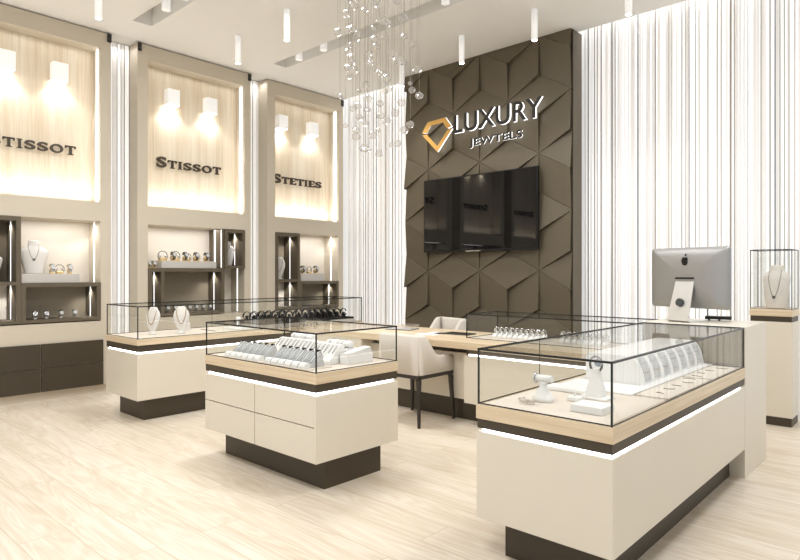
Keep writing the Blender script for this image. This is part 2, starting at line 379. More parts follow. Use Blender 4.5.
# ------------------------------------------------------------------ wall display bays (left wall)
XB, XN = -7.615, -7.75
def mirror_to_wall(b, y0, z0, x):
    """text in xy -> on the left wall, reading along +Y, facing +X"""
    m = Matrix(((0, 0, 1, x), (1, 0, 0, y0), (0, 1, 0, z0), (0, 0, 0, 1)))
    bmesh.ops.transform(b, matrix=m, verts=b.verts[:]); return b
def bay(a, b, wa, wb, idx, drawers=None, lower=True):
    names = ['wall niche cut off behind the first one, beige frame', 'beige wall display bay with oak niche above dark drawers, leftmost in view', 'middle beige wall display bay with lit oak niche and a raised dark box', 'beige wall display bay with lit oak niche, nearest the dark feature wall']
    r = thing('wall_display_bay', names[idx], 'wall cabinet', (XL - .2, (a + b) / 2, 0), 0, 'beige display bays on the left wall')
    s = MB(); XBK = -7.93
    z = (.09, .845, 2.015, 2.24, 4.06, ZC - .012)
    s.box(XBK, a, z[0], XL, wa, z[5]); s.box(XBK, wb, z[0], XL, b, z[5])
    s.box(XBK, wa, z[0], XL, wb, z[1] if lower else z[3])
    if lower: s.box(XBK, wa, z[2], XL, wb, z[3])
    s.box(XBK, wa, z[4], XL, wb, z[5])
    s.build('surround', M['taupe'], r)
    box(XBK, wa, 2.24, XB, wb, 4.06).build('oak_back', M['oak_z'], r)
    if lower: box(XBK, wa, .845, XN, wb, 2.015).build('niche_back', M['back_cream'], r)
    box(XBK, a + .01, 0, XL - .03, b - .01, .09).build('plinth', M['plinth'], r)
    # lit jamb on the far side of the oak niche and the line at its foot
    box(XL - .12, wb - .006, 2.245, XL - .05, wb - .001, 4.055).build('light_strip', M['led_soft'], r)
    box(XB + .002, wa + .02, 2.241, XB + .018, wb - .02, 2.25).build('light_strip', M['led_soft'], r)
    if lower: box(XL - .185, wb - .007, .86, XL - .172, wb - .001, 2.01).build('light_strip', M['led'], r)
    if drawers:
        for (d0, d1) in drawers:
            for (z0, z1) in ((.096, .350), (.358, .622)):
                box(XL - .05, d0, z0, XL + .022, d1, z1, bev=.002).build('drawer', M['bronze'], r)
    # cove light
    lamp('AREA', 'niche_uplight', (XL - .12, (wa + wb) / 2, 2.27), NICHE_UP, (1, .965, .91), (R(180), 0, 0), shape='RECTANGLE', size=.1, size_y=wb - wa - .1)
    lamp('AREA', 'niche_downlight', (XL - .12, (wa + wb) / 2, 4.04), NICHE_UP * .12, (1, .97, .93), (0, 0, 0), shape='RECTANGLE', size=.08, size_y=wb - wa - .1)
    if lower: lamp('SPOT', 'shelf_spot', (XL - .17, wb - .035, 1.995), 2.2, (1, .96, .9), (0, 0, 0), spot_size=R(110), spot_blend=.8, shadow_soft_size=.012)
    if lower: lamp('AREA', 'shelf_downlight', (XL - .14, (wa + wb) / 2, 2.005), SHELF_UP, (1, .97, .93), (0, 0, 0), shape='RECTANGLE', size=.12, size_y=wb - wa - .1)
    BAYS.append(r)
    return r
NICHE_UP, SHELF_UP = 3.0, 2.4
BAYS = []
bay(-.62, 1.03, -.50, .91, 0, lower=False)
bay(1.34, 2.973, 1.46, 2.852, 1, [(1.55, 2.214), (2.224, 2.878)])
bay(3.29, 4.915, 3.42, 4.812, 2)
bay(5.2, 6.69, 5.337, 6.585, 3)
def sign(word, y0, y1, label):
    b = mirror_to_wall(serif_word(word, y1 - y0, .14, .015), y0, 2.775, -7.56)
    m = MB(); m.merge(b)
    tag(m.build('wall_sign', M['letter']), label, 'sign', 'dark lettering in the oak niches')
sign('STISSOT', 1.755, 2.635, 'dark STISSOT lettering on oak in the leftmost niche, first letter cut off')
sign('STISSOT', 3.61, 4.53, 'dark STISSOT lettering on oak in the middle wall niche')
sign('STETIES', 5.42, 6.355, 'dark STETIES lettering on oak in the niche nearest the dark wall')
sign('STISSOT', -.22, .68, 'dark lettering on oak in the bay seen only in the screen')
def sconce(y, label):
    r = thing('wall_sconce', label, 'wall lamp', (XB, y, 3.6), 0, 'white block wall lamps')
    box(XB + .012, y - .08, 3.603, XB + .13, y + .08, 3.805, bev=.003).build('lamp_body', M['lamp_white'], r)
    box(XB, y - .03, 3.66, XB + .014, y + .03, 3.74).build('wall_mount', M['lamp_white'], r)
    box(XB + .022, y - .07, 3.596, XB + .12, y + .07, 3.602).build('lamp_face', M['lamp_glow'], r)
    lamp('SPOT', 'sconce_light', (XB + .07, y, 3.59), SCONCE, (1, .965, .91), (0, R(8), 0), spot_size=R(125), spot_blend=.5, shadow_soft_size=.03)
SCONCE = 8
sconce(1.925, 'white block wall lamp cut by the photo edge, in the leftmost oak niche')
sconce(2.455, 'white block wall lamp in the leftmost oak niche, the one nearer the string curtain')
sconce(3.81, 'white block wall lamp in the middle oak niche, the left one')
sconce(4.36, 'white block wall lamp in the middle oak niche, the right one')
sconce(5.56, 'white block wall lamp in the niche nearest the dark wall, the left one')
sconce(6.16, 'white block wall lamp in the niche nearest the dark wall, the right one')
for y, bn_ in ((2.951, 1), (3.312, 2), (4.893, 2), (6.668, 3)):
    pl = box(XL, y - .022, 4.15, XL + .02, y + .022, ZC - .013, bev=.002).build('corner_bracket', M['sign_dark'], BAYS[bn_])
    MB().cyl((XL + .0195, y, 4.19), (XL + .026, y, 4.19), .006, n=10).build('screw', M['chain'], pl)

# shelf boxes inside the lower niches: frame, back, light strip
def shelf_box(label, y0, y1, z0, z1, t=.045, x1=XL + .012, divs=(), strips=(), backs=None, back_mat='box_back'):
    r = thing('shelf_box', label, 'shelf', (XL - .17, (y0 + y1) / 2, z0), 0, 'dark boxes in the wall niches')
    x0 = XN + .006
    f = MB(); f.box(x0, y0, z0, x1, y0 + t, z1); f.box(x0, y1 - t, z0, x1, y1, z1); f.box(x0, y0 + t, z1 - t, x1, y1 - t, z1); f.box(x0, y0 + t, z0, x1, y1 - t, z0 + .035)
    for (d, za, zb) in divs: f.box(x0, d - t / 2, za, x1, d + t / 2, zb)
    f.build('frame', M['box_dark'], r)
    for (ya, yb, za, zb, m) in (backs or [(y0 + t, y1 - t, z0 + .035, z1 - t, back_mat)]):
        box(x0, ya, za, x0 + .012, yb, zb).build('back_panel', M[m], r)
    for (y, za, zb) in strips:
        box(XL - .182, y - .006, za, XL - .175, y - .0005, zb).build('light_strip', M['led'], r)
        lamp('SPOT', 'shelf_spot', (XL - .17, y - .035, zb - .012), 3.6, (1, .96, .9), (0, 0, 0), spot_size=R(115), spot_blend=.8, shadow_soft_size=.012)
    return r
# leftmost bay
shelf_box('low wide dark box with four watches, under the white bust in the leftmost bay', 2.03, 2.853, .857, 1.295, strips=[(2.808, .893, 1.25)])
shelf_box('tall two-level dark box cut off at the left edge of the photo', 1.462, 2.028, .857, 2.012, strips=[(1.983, .9, 1.27), (1.983, 1.315, 1.967)],
          divs=(), backs=[(1.507, 1.983, .892, 1.27, 'back_cream'), (1.507, 1.983, 1.31, 1.967, 'box_dark')])
box(XN + .006, 1.507, 1.272, XL + .012, 1.983, 1.31).build('shelf', M['box_dark'], bpy.data.objects['shelf_box.001']) if 'shelf_box.001' in bpy.data.objects else None
# middle bay
shelf_box('wide dark box with inner upright, in the middle bay behind the left counter', 3.424, 4.486, .857, 1.469, divs=[(3.609, .892, 1.424)], strips=[(3.586, .9, 1.42), (4.44, .9, 1.42)])
shelf_box('small raised dark box with a white bust, right side of the middle bay', 4.49, 4.81, 1.475, 2.008, t=.04, x1=XL + .02, strips=[(4.769, 1.52, 1.965)])
r = thing('upright_panel', 'dark upright panel with light strips beside the raised box, middle bay', 'panel', (XN, 4.47, 1.47))
box(XN + .006, 4.462, 1.472, XL - .002, 4.486, 2.012).build('board', M['box_dark'], r)
box(XL - .2, 4.452, 1.48, XL - .18, 4.4615, 2.005).build('light_strip', M['led'], r)
box(XL - .03, 4.455, 1.48, XL - .022, 4.4615, 2.005).build('light_strip', M['led_soft'], r)
# third bay
shelf_box('tall two-level dark box with a white bust, bay nearest the dark wall', 5.341, 5.79, .857, 2.01, strips=[(5.745, .9, 1.27), (5.745, 1.315, 1.965)],
          backs=[(5.386, 5.745, .892, 1.27, 'back_cream'), (5.386, 5.745, 1.31, 1.965, 'box_back')])
sb = [o for o in bpy.data.objects if o.name.startswith('shelf_box')]
for o in sb:
    if o['label'].startswith('tall two-level'):
        y0, y1 = (1.507, 1.983) if 'cut off' in o['label'] else (5.386, 5.745)
        if not any(c.name.startswith('shelf') for c in o.children): box(XN + .006, y0, 1.272, XL + .012, y1, 1.31).build('shelf', M['box_dark'], o)
shelf_box('low dark box under a white riser, bay nearest the dark wall', 5.792, 6.583, .857, 1.28, strips=[(6.538, .893, 1.235)])
def riser(label, y0, y1, z, h, x0, x1, m='riser'):
    o = box(x0, y0, z, x1, y1, z + h, bev=.003).build('display_riser', M[m]); tag(o, label, 'riser', 'risers in the wall niches'); return z + h
riser('white riser under the bust and watches, leftmost bay', 2.04, 2.63, 1.2955, .1, -7.70, XL - .02)
riser('long grey riser full of bracelets and watches, middle bay', 3.60, 4.37, 1.4695, .092, -7.70, XL + .0)
riser('white riser under three watches, bay nearest the dark wall', 5.83, 6.30, 1.2805, .12, -7.68, XL - .02)

# ------------------------------------------------------------------ busts, watches
def ell(z, hw, hd, cx=0, n=24, flat=1.0):
    out = []
    for k in range(n):
        a = 2 * math.pi * k / n
        x = math.cos(a) * hd; out.append((cx + (x if x > 0 else x * flat), math.sin(a) * hw, z))
    return out
def make_bust(label, kind='wide', cloth='bust', metal='chain', group='necklace busts'):
    """front faces local +X"""
    r = thing('necklace_bust', label, 'jewelry bust', (0, 0, 0), 0, group)
    if kind == 'wide':
        prof = [(0, .075, .03, .0), (.01, .078, .032, 0), (.08, .095, .04, 0), (.16, .118, .045, .0), (.235, .135, .045, -.005), (.262, .128, .042, -.008), (.285, .095, .04, -.012), (.302, .06, .036, -.014), (.33, .05, .034, -.014), (.365, .048, .033, -.012), (.372, .044, .03, -.012)]
        ch = [(.0, .33, .055), (.35, .25, .06), (.7, .20, .045), (1, .165, .012)]; H = .372
    elif kind == 'slim':
        prof = [(0, .035, .03, 0), (.012, .036, .03, 0), (.02, .022, .018, 0), (.035, .026, .018, 0), (.09, .05, .024, 0), (.15, .066, .028, -.004), (.19, .068, .028, -.008), (.225, .058, .027, -.012), (.25, .040, .026, -.016), (.268, .032, .024, -.018), (.274, .028, .02, -.018)]
        ch = [(.0, .245, .035), (.35, .18, .045), (.7, .13, .030), (1, .10, .004)]; H = .274
    else:  # broad square bust of the pedestal
        prof = [(0, .085, .05, 0), (.015, .09, .052, 0), (.15, .105, .058, 0), (.27, .118, .058, -.004), (.31, .112, .054, -.008), (.335, .085, .05, -.012), (.352, .066, .046, -.014), (.375, .06, .044, -.014), (.40, .058, .042, -.012), (.407, .052, .038, -.012)]
        ch = [(.0, .36, .06), (.3, .30, .072), (.6, .2, .052), (1, .115, .006)]; H = .407
    m = MB(); m.loft([ell(z, hw, hd, cx, flat=.75) for z, hw, hd, cx in prof]); m.build('bust_body', M[cloth], r, local=True)
    # chain follows the front surface
    def surf(y, z):
        for (a, b) in zip(prof, prof[1:]):
            if a[0] <= z <= b[0]:
                f = (z - a[0]) / (b[0] - a[0]); hw = a[1] + f * (b[1] - a[1]); hd = a[2] + f * (b[2] - a[2]); cx = a[3] + f * (b[3] - a[3])
                return cx + hd * math.sqrt(max(.05, 1 - min(1, (y / hw) ** 2))) + .002
        return .03
    z0 = ch[0][1]; zl = ch[-1][1]; w = ch[0][2] if kind != 'slim' else ch[1][2]
    pts = []
    for k in range(25):
        u = -1 + 2 * k / 24; y = w * math.copysign(abs(u) ** .8, u); z = zl + (z0 - zl) * (abs(u) ** 1.7)
        if abs(u) > .85: y *= 1 - (abs(u) - .85) * 1.2
        pts.append((surf(y, z), y, z))
    n = MB(); n.tube(pts, .0019 if kind != 'slim' else .0028, 5); nk = n.build('necklace', M[metal], r, local=True)
    p = MB(); x = surf(0, zl - .012)
    if kind != 'slim':
        p.poly([(x + .002, -.014, zl - .002), (x + .002, -.007, zl + .004), (x + .002, 0, zl), (x + .002, .007, zl + .004), (x + .002, .014, zl - .002), (x + .002, .012, zl - .012), (x + .002, 0, zl - .024), (x + .002, -.012, zl - .012)], (.006, 0, 0))
        p.build('pendant', M['chain'], nk, local=True)
    else:
        p.cyl((x - .002, 0, zl), (x + .004, 0, zl), .005, n=10); p.build('pendant', M[metal], nk, local=True)
    return r
def make_watch(label, strap='silver', dial='white', stand='gold', s=1.0, cat='watch', group=None, tilt=15, open_=40):
    """watch standing on its strap loop over a small block; dial faces local +X"""
    r = thing('wristwatch', label, cat, (0, 0, 0), 0, group)
    rad = .036 * s; m = MB(); zc = rad + .008 * s
    pts = []; rings = []
    for k in range(25):
        a = R(90 + open_ / 2 + (360 - open_) * k / 24 + 180 - 90)
        pts.append((math.cos(a) * rad * .8, math.sin(a) * rad))
    for i, (x, z) in enumerate(pts):
        l = math.hypot(x, z); nx, nz = x / l, z / l; hw = .011 * s; th = .0022 * s
        rings.append([(x - nx * th, -hw, z - nz * th + zc), (x + nx * th, -hw, z + nz * th + zc), (x + nx * th, hw, z + nz * th + zc), (x - nx * th, hw, z - nz * th + zc)])
    m.loft(rings, smooth=False); st = m.build('strap', M[strap], r, local=True)
    n = Vector((math.cos(R(tilt)), 0, math.sin(R(tilt)))); c = Vector((0, 0, zc)) + Vector((n.x * rad * .8, 0, n.z * rad))
    d = MB(); d.cyl(c - n * .002 * s, c + n * .007 * s, .019 * s, n=20); ca = d.build('watch_case', M[strap], r, local=True)
    e = MB(); e.cyl(c + n * .0072 * s, c + n * .0085 * s, .0155 * s, n=20); e.build('dial', M[dial], ca, local=True)
    b = MB(); b.box(-.02 * s, -.016 * s, 0, .02 * s, .016 * s, .008 * s, bev=.001); b.box(-.012 * s, -.01 * s, .008 * s, .012 * s, .01 * s, .045 * s, bev=.002)
    b.build('watch_stand', M[stand], r, local=True)
    return r
def make_bangle(label, s=1.0, metal='chain', base='gold', group=None):
    """open bangle ring upright on a low cushion"""
    r = thing('bangle', label, 'bracelet', (0, 0, 0), 0, group)
    m = MB(); rad = .05 * s; m.tube([(0, math.cos(2 * math.pi * k / 28) * rad, math.sin(2 * math.pi * k / 28) * rad + rad + .004) for k in range(28)], .0042 * s, 6, closed=True)
    m.build('ring', M[metal], r, local=True)
    b = MB(); b.box(-.03 * s, -.035 * s, 0, .03 * s, .035 * s, .028 * s, bev=.006 * s); b.build('cushion', M[base], r, local=True)
    for sg_, hh_ in ((-1, .075), (1, .065)):
        MB().cyl((0, sg_ * rad * .55, .029 * s), (0, sg_ * rad * .55, hh_ * s), .008 * s, n=8).build('charm', M['silver'], r, local=True)
    return r
G = {}
b0 = make_bust('white necklace bust with heart pendant on the riser in the leftmost bay'); b0.scale = (1, 1.08, 1); b0.location = (-7.53, 2.19, 1.3965); b0.rotation_euler.z = R(-12)
copy_tree(b0, loc=(-7.6, 1.765, 1.311), rz=R(-5), label='white necklace bust cut by the left photo edge, in the tall dark box')
copy_tree(b0, loc=(-7.56, 4.645, 1.511), rz=R(-72), label='white bust turned aside inside the raised dark box, middle bay')

# middle bay's and third bay's busts are a little smaller than the first
for o in bpy.data.objects:
    if o.name.startswith('necklace_bust') and 'turned aside' in o.get('label', ''): o.scale = (.9, .9, .92)
bs = make_bust('slim white bust with gold chain in the left counter, left of two', 'slim', 'bust', 'gold_dull'); bs.scale = (1.1, 1.18, 1.0); bs.location = (-5.95, 2.80, .786); bs.rotation_euler.z = R(-60)
c_ = copy_tree(bs, loc=(-7.56, 5.535, 1.311), rz=R(-45), label='white oval bust in the tall dark box nearest the dark wall'); c_.scale = (1.3, 1.25, 1.25)
copy_tree(bs, loc=(-5.86, 3.06, .786), rz=R(-32), label='slim white bust with gold chain in the left counter, right of two')
bp = make_bust('broad grey bust with fine chain in the glass cube on the pedestal', 'broad', 'bust_grey'); bp.location = (-1.215, 6.56, 1.072); bp.rotation_euler.z = R(-100)

# watches in the wall bays
wa = make_watch('silver watch on gold block, beside the bust on the leftmost riser', 'silver', 'grey_pad', 'gold', 1.4, group='watches on the wall risers'); wa.location = (-7.52, 2.37, 1.3965)
wb = make_bangle('thin ring bangle between two watches on the leftmost riser', 1.0, 'chain', 'gold', 'watches on the wall risers'); wb.location = (-7.55, 2.46, 1.3965)
copy_tree(wa, loc=(-7.52, 2.555, 1.3965), label='silver watch on gold block at the right end of the leftmost riser')
for i, y in enumerate((2.19, 2.305, 2.455, 2.6)):
    l = 'silver watch, %s from the left in the low dark box of the leftmost bay' % ORD[i]
    if i == 0: w4 = make_watch(l, 'silver', 'grey_pad', 'silver', 1.15, group='watches in the low dark box'); w4.location = (-7.5, y, .893)
    else: copy_tree(w4, loc=(-7.5, y, .893), label=l)
for i, y in enumerate((3.70, 3.86, 4.03, 4.16)):
    l = 'ring bangle on gold cushion, %s from the left on the long grey riser' % ORD[i]
    if i == 0: bn = make_bangle(l, 1.25 if i in (0, 1) else 1, group='bangles on the long grey riser'); bn.location = (-7.58, y, 1.5625)
    else:
        c = copy_tree(bn, loc=(-7.55, y, 1.5625), label=l)
        if i > 1: c.scale = (.82, .82, .82)
for i, y in enumerate((3.78, 3.945, 4.10, 4.25)):
    l = 'dark strapped watch, %s from the left on the long grey riser' % ORD[i]
    if i == 0: wd = make_watch(l, 'chain', 'grey_pad', 'gold', 1.5, group='watches on the long grey riser'); wd.location = (-7.46, y, 1.5625)
    else: copy_tree(wd, loc=(-7.46, y, 1.5625), label=l)
for i, y in enumerate((3.455, 3.52)):
    copy_tree(wa, loc=(-7.5, y + .02, 1.4705), label='small gold watch on the box top, %s of two left of the long grey riser' % ('left' if i == 0 else 'right')).scale = (.8, .8, .8)
for i in range(7):
    copy_tree(w4, loc=(-7.5, 3.72 + .1 * i, .893), label='silver watch, %s from the left in the wide dark box of the middle bay' % ORD[i], group='watches in the wide dark box')
for i, y in enumerate((5.93, 6.19)):
    copy_tree(wd, loc=(-7.5, y, 1.4015), label='dark watch on gold block, %s end of the white riser nearest the dark wall' % ('left' if i == 0 else 'right'))
copy_tree(wb, loc=(-7.5, 6.06, 1.4015), label='thin ring bangle between two watches on the riser nearest the dark wall')

# ------------------------------------------------------------------ glazed counters
def glass_case(r, x0, x1, y0, y1, z0, z1, joints=(), e=.0075):
    """edge lines as the case, panes as its sub-parts"""
    m = MB(); h = e
    for (x, y) in ((x0, y0), (x1, y0), (x0, y1), (x1, y1)): m.box(x - h / 2, y - h / 2, z0, x + h / 2, y + h / 2, z1)
    for z, k in ((z1, 1.25), (z0 + .004, .6)):
        q = h * k
        m.box(x0 - q / 2, y0 - q / 2, z - q / 2, x1 + q / 2, y0 + q / 2, z + q / 2); m.box(x0 - q / 2, y1 - q / 2, z - q / 2, x1 + q / 2, y1 + q / 2, z + q / 2)
        m.box(x0 - q / 2, y0, z - q / 2, x0 + q / 2, y1, z + q / 2); m.box(x1 - q / 2, y0, z - q / 2, x1 + q / 2, y1, z + q / 2)
    for (xa, ya) in joints: m.box(xa - .0015, ya - .0015, z0, xa + .0015, ya + .0015, z1)
    c = m.build('glass_case', M['glass_edge'], r)
    g = .0015; q = .004
    for a in ((x0 - g, y0 + q, z0, x0 + g, y1 - q, z1 - q), (x1 - g, y0 + q, z0, x1 + g, y1 - q, z1 - q), (x0 + q, y0 - g, z0, x1 - q, y0 + g, z1 - q), (x0 + q, y1 - g, z0, x1 - q, y1 + g, z1 - q), (x0 + q, y0 + q, z1 - g, x1 - q, y1 - q, z1 + g)):
        box(*a).build('glass_pane', M['glass'], c)
    return c
def counter(label, x0, x1, y0, y1, zz, plinth, oak='oak_x', case=None, joints=(), drawers=False, led=(1, 1, 1, 1), group='glass display counters', ly1=None):
    """zz: body bottom, body top, band bottom, wood bottom, wood top, glass top"""
    zb, zt, zd, zw, zo, zg = zz
    r = thing('display_counter', label, 'display counter', ((x0 + x1) / 2, (y0 + y1) / 2, 0), 0, group)
    box(plinth[0], plinth[2], 0, plinth[1], plinth[3], zb + .01).build('plinth', M['bronze'], r)
    if drawers:
        box(x0 + .004, y0 + .022, zb, x1 - .024, y1 - .004, zt - .002).build('body', M['cream'], r)
        xm = (x0 + x1) / 2; zm = .43
        for (a, b) in ((x0 + .002, xm - .003), (xm + .003, x1 - .02)):
            for (c, d) in ((zb, zm - .003), (zm + .003, zt)):
                box(a, y0, c, b, y0 + .02, d, bev=.0015).build('drawer', M['cream'], r)
        box(x1 - .02, y0 + .001, zb, x1, y1, zt).build('end_panel', M['cream'], r)
    else:
        box(x0, y0, zb, x1, y1, zt, bev=.0015).build('body', M['cream'], r)
    i = .02
    box(x0 + .04, y0 + .04, zt - .004, x1 - .04, y1 - .04, zd).build('core', M['bronze'], r)
    s = MB()
    yy = y1 if ly1 is None else ly1
    i = .022; zl = min(zd - .003, zt + .0125)
    s.box(x0 + i, y0 + i, zt + .0005, x1 - i, y0 + i + .014, zl); s.box(x1 - i - .014, y0 + i, zt + .0005, x1 - i, yy - i, zl)
    s.box(x0 + i, y0 + i, zt + .0005, x0 + i + .014, yy - i, zl)
    s.build('light_strip', M['counter_led'], r)
    box(x0 + .004, y0 + .004, zd, x1 - .004, y1 - .004, zw).build('recess_band', M['bronze'], r)
    box(x0 - .002, y0 - .002, zw, x1 + .002, y1 + .002, zo, bev=.0015).build('oak_rim', M[oak], r)
    if case:
        cx0, cx1, cy0, cy1 = case
        box(cx0 + .02, cy0 + .02, zo, cx1 - .02, cy1 - .02, zo + .003).build('display_cloth', M['linen'], r)
        glass_case(r, cx0, cx1, cy0, cy1, zo + .0005, zg, joints)
    return r
M['counter_led'] = emis('counter led strip', (1, .975, .945, 1), 3.5)
LZ = (.205, .644, .664, .724, .782, 1.088)
counter('long glass display counter in front of the left wall bays', -6.32, -5.605, 2.491, 4.30, LZ, (-6.226, -5.689, 2.592, 4.3), 'oak_y', None, ly1=4.28)
lc = [o for o in bpy.data.objects if o.get('label', '').startswith('long glass display counter')][0]
box(-6.32, 4.302, .0, -5.605, 5.41, .7225, bev=.0015).build('end_body', M['cream'], lc)
box(-6.322, 4.303, .724, -5.603, 5.412, .782, bev=.0015).build('oak_rim', M['oak_y'], lc)
box(-6.30, 2.51, .782, -5.625, 5.39, .785).build('display_cloth', M['linen'], lc)
glass_case(lc, -6.31, -5.612, 2.499, 5.395, .7825, 1.088, [(-6.31, 3.67)])
IZ = (.207, .632, .652, .705, .773, 1.022)
isl = counter('small island display counter with four cream drawers, in the middle of the floor', -4.256, -2.924, 2.417, 3.17, IZ, (-4.18, -3.0, 2.55, 3.07), 'oak_x', (-4.248, -2.932, 2.425, 3.162), drawers=True)
RZ = (.202, .624, .641, .687, .757, 1.027)
rc = counter('large glass display counter in the foreground, beside the white computer desk', -1.73, -1.04, 2.447, 4.612, RZ, (-1.635, -1.135, 2.56, 4.61), 'oak_y', (-1.722, -1.048, 2.455, 4.606), [(-1.722, 3.05)])
# reception block with the computer
rb = thing('reception_desk', 'cream block desk carrying the computer, behind the foreground counter', 'desk', (-1.385, 4.93, 0))
m = MB(); m.box(-1.73, 4.618, 0, -1.04, 5.245, .993, bev=.001); m.build('carcass', M['cream'], rb)
box(-1.731, 4.6165, .993, -1.039, 5.246, 1.033, bev=.0015).build('worktop', M['cream'], rb)
box(-1.715, 4.6125, .77, -1.055, 4.6175, 1.02).build('painted_shade_panel', M['box_back'], rb)  # taupe sheet paints shading and reflection onto the cream front face
# consultation desk
dk = thing('consultation_desk', 'long oak topped desk with cream base in front of the dark feature wall', 'desk', (-3.6, 4.95, 0))
box(-5.601, 4.5, .70, -1.735, 5.44, .765, bev=.0015).build('oak_top', M['oak_x'], dk)
box(-5.598, 4.505, 0, -4.69, 5.42, .6995).build('side_body', M['cream'], dk)
box(-4.689, 4.655, .2, -3.345, 5.35, .64).build('centre_body', M['cream'], dk)
box(-3.343, 4.53, .2, -1.737, 5.38, .64, bev=.0015).build('body', M['cream'], dk)
m = MB(); m.box(-4.688, 4.69, .6405, -3.3, 5.34, .6995); m.box(-3.335, 4.53 + .03, .6405, -1.74, 5.36, .6995); m.build('recess_band', M['bronze'], dk)
box(-3.30, 4.542, .6408, -1.74, 4.5595, .652).build('light_strip', M['counter_led'], dk)
box(-4.688, 4.70, 0, -1.75, 5.3, .199).build('plinth', M['bronze'], dk)
box(-3.50, 4.84, .7655, -1.76, 5.33, .768).build('display_cloth', M['linen'], dk)
glass_case(dk, -3.52, -1.745, 4.815, 5.36, .7655, 1.0)
# pedestal
pd = thing('pedestal', 'tall cream pedestal with a glass cube beside the right photo edge', 'pedestal', (-1.24, 6.58, 0))
box(-1.40, 6.438, 0, -1.074, 6.735, .08).build('plinth', M['bronze'], pd)
box(-1.411, 6.43, .08, -1.066, 6.745, .955, bev=.0015).build('body', M['cream'], pd)
box(-1.405, 6.436, .955, -1.072, 6.74, 1.005).build('recess_band', M['bronze'], pd)
box(-1.413, 6.428, 1.005, -1.064, 6.747, 1.068, bev=.0015).build('oak_rim', M['oak_x'], pd)
glass_case(pd, -1.405, -1.072, 6.436, 6.738, 1.0685, 1.62, e=.006)

# ------------------------------------------------------------------ goods in the left counter
n = 0
for ti, (ya, yb) in enumerate(((3.90, 4.56), (4.66, 5.34))):
    side = ['nearer', 'farther'][ti]
    tr = thing('watch_tray', 'black tray of watch stands on a grey plinth in the left counter, the %s one' % side, 'tray', (-5.95, (ya + yb) / 2, .785), 0, 'black watch trays')
    box(-6.25, ya, .7855, -5.68, yb, .822, bev=.003).build('tray_plinth', M['riser'], tr)
    box(-6.24, ya + .01, .8222, -5.69, yb - .01, .845, bev=.002).build('tray', M['black_soft'], tr)
    for j, x in enumerate((-5.79, -5.94, -6.09)):
        for i in range(6):
            y = ya + .07 + .102 * i + .012 * j
            l = 'black watch stand, %s along the %s row of the %s black tray' % (ORD[i], ['front', 'middle', 'back'][j], side)
            if n == 0: wk = make_watch(l, 'black_soft', 'slate', 'black_soft', 1.32, group='watches on the black trays'); wk.location = (x, y, .8455); wk.rotation_euler.z = R(-110)
            else: copy_tree(wk, loc=(x, y, .8455), rz=R(-112 + rnd0.uniform(-11, 11)), label=l)
            n += 1
def slab(name, label, cat, x0, y0, z0, x1, y1, z1, m, group=None, bev=.004):
    return tag(box(x0, y0, z0, x1, y1, z1, bev=bev).build(name, m), label, cat, group)
th_ = thing('ring_holder', 'small white ring holder on a square tray, in the left counter before the black trays', 'ring holder', (-5.9, 3.76, .7855))
box(-6.0, 3.62, .7855, -5.72, 3.875, .80, bev=.004).build('tray', M['white'], th_)
m = MB(); m.cyl((-5.9, 3.76, .80), (-5.9, 3.76, .88), .02, .012, 14); m.cyl((-5.9, 3.76, .88), (-5.9, 3.76, .915), .03, .022, 14); m.build('post', M['white'], th_)
m = MB(); m.poly([(-6.12, 3.17, .7855), (-6.12, 3.30, .7855), (-6.12, 3.27, .93), (-6.12, 3.20, .93)], (.012, 0, .0))
tag(m.build('necklace_board', M['bust']), 'flat white tapered necklace board behind the two slim busts', 'necklace board')
# long dark seam cloth
m = MB(); m.box(-6.1, 3.4, .7853, -5.8, 3.43, .787); tag(m.build('cloth_strip', M['linen_mark']), 'thin dark strip lying across the left counter cloth', 'strip')

# ------------------------------------------------------------------ goods in the island
ZI = .7765
def make_bracelet_pad(label, group):
    """white rolled lip at the front, grey ramp behind it carrying a bracelet; rises towards +Y"""
    r = thing('bracelet_display', label, 'bracelet display', (0, 0, 0), 0, group); w = .031
    m = MB(); pr = [(0, 0), (0, .012), (.008, .026), (.022, .034), (.04, .034), (.048, .024), (.05, 0)]
    m.poly([(-w, y, z) for y, z in pr], (2 * w, 0, 0)); m.build('front_pad', M['white'], r, local=True)
    m = MB(); m.poly([(-w, y, z) for y, z in [(.05, 0), (.05, .012), (.135, .088), (.155, .09), (.17, 0)]], (2 * w, 0, 0)); rp = m.build('ramp', M['grey_pad'], r, local=True)
    m = MB()
    for s in (-1, 1):
        m.tube([(s * .014, .058, .024), (s * .016, .095, .057), (s * .015, .13, .09), (s * .012, .145, .099), (s * .010, .16, .09)], .005, 5)
    m.tube([(-.014, .06, .022), (0, .055, .02), (.014, .06, .022)], .004, 5)
    br = m.build('bracelet', M['silver_soft'], r, local=True)
    m = MB(); m.cyl((-.014, .145, .101), (.014, .145, .101), .009, n=8); m.build('clasp', M['black'], br, local=True)
    return r
bpad = None
for row, (x0, y0, n) in enumerate(((-4.0, 2.45, 6), (-3.495, 2.455, 6))):
    tl = slab('fabric_tray', 'grey fabric tray under the %s row of bracelet displays on the island' % ['left', 'right'][row], 'tray', x0 - .05, y0 - .012, .7762, x0 + .45, y0 + .2, .7765 + .006, M['linen'], 'island trays', bev=.002)
    for i in range(n):
        l = 'silver bracelet on white and grey ramp, %s from the left in the %s island row' % (ORD[i], ['left', 'right'][row])
        lo = (x0 + .075 * i, y0, ZI + .0065)
        if bpad is None: bpad = make_bracelet_pad(l, 'bracelet displays on the island'); bpad.location = lo
        else: copy_tree(bpad, loc=lo, label=l)
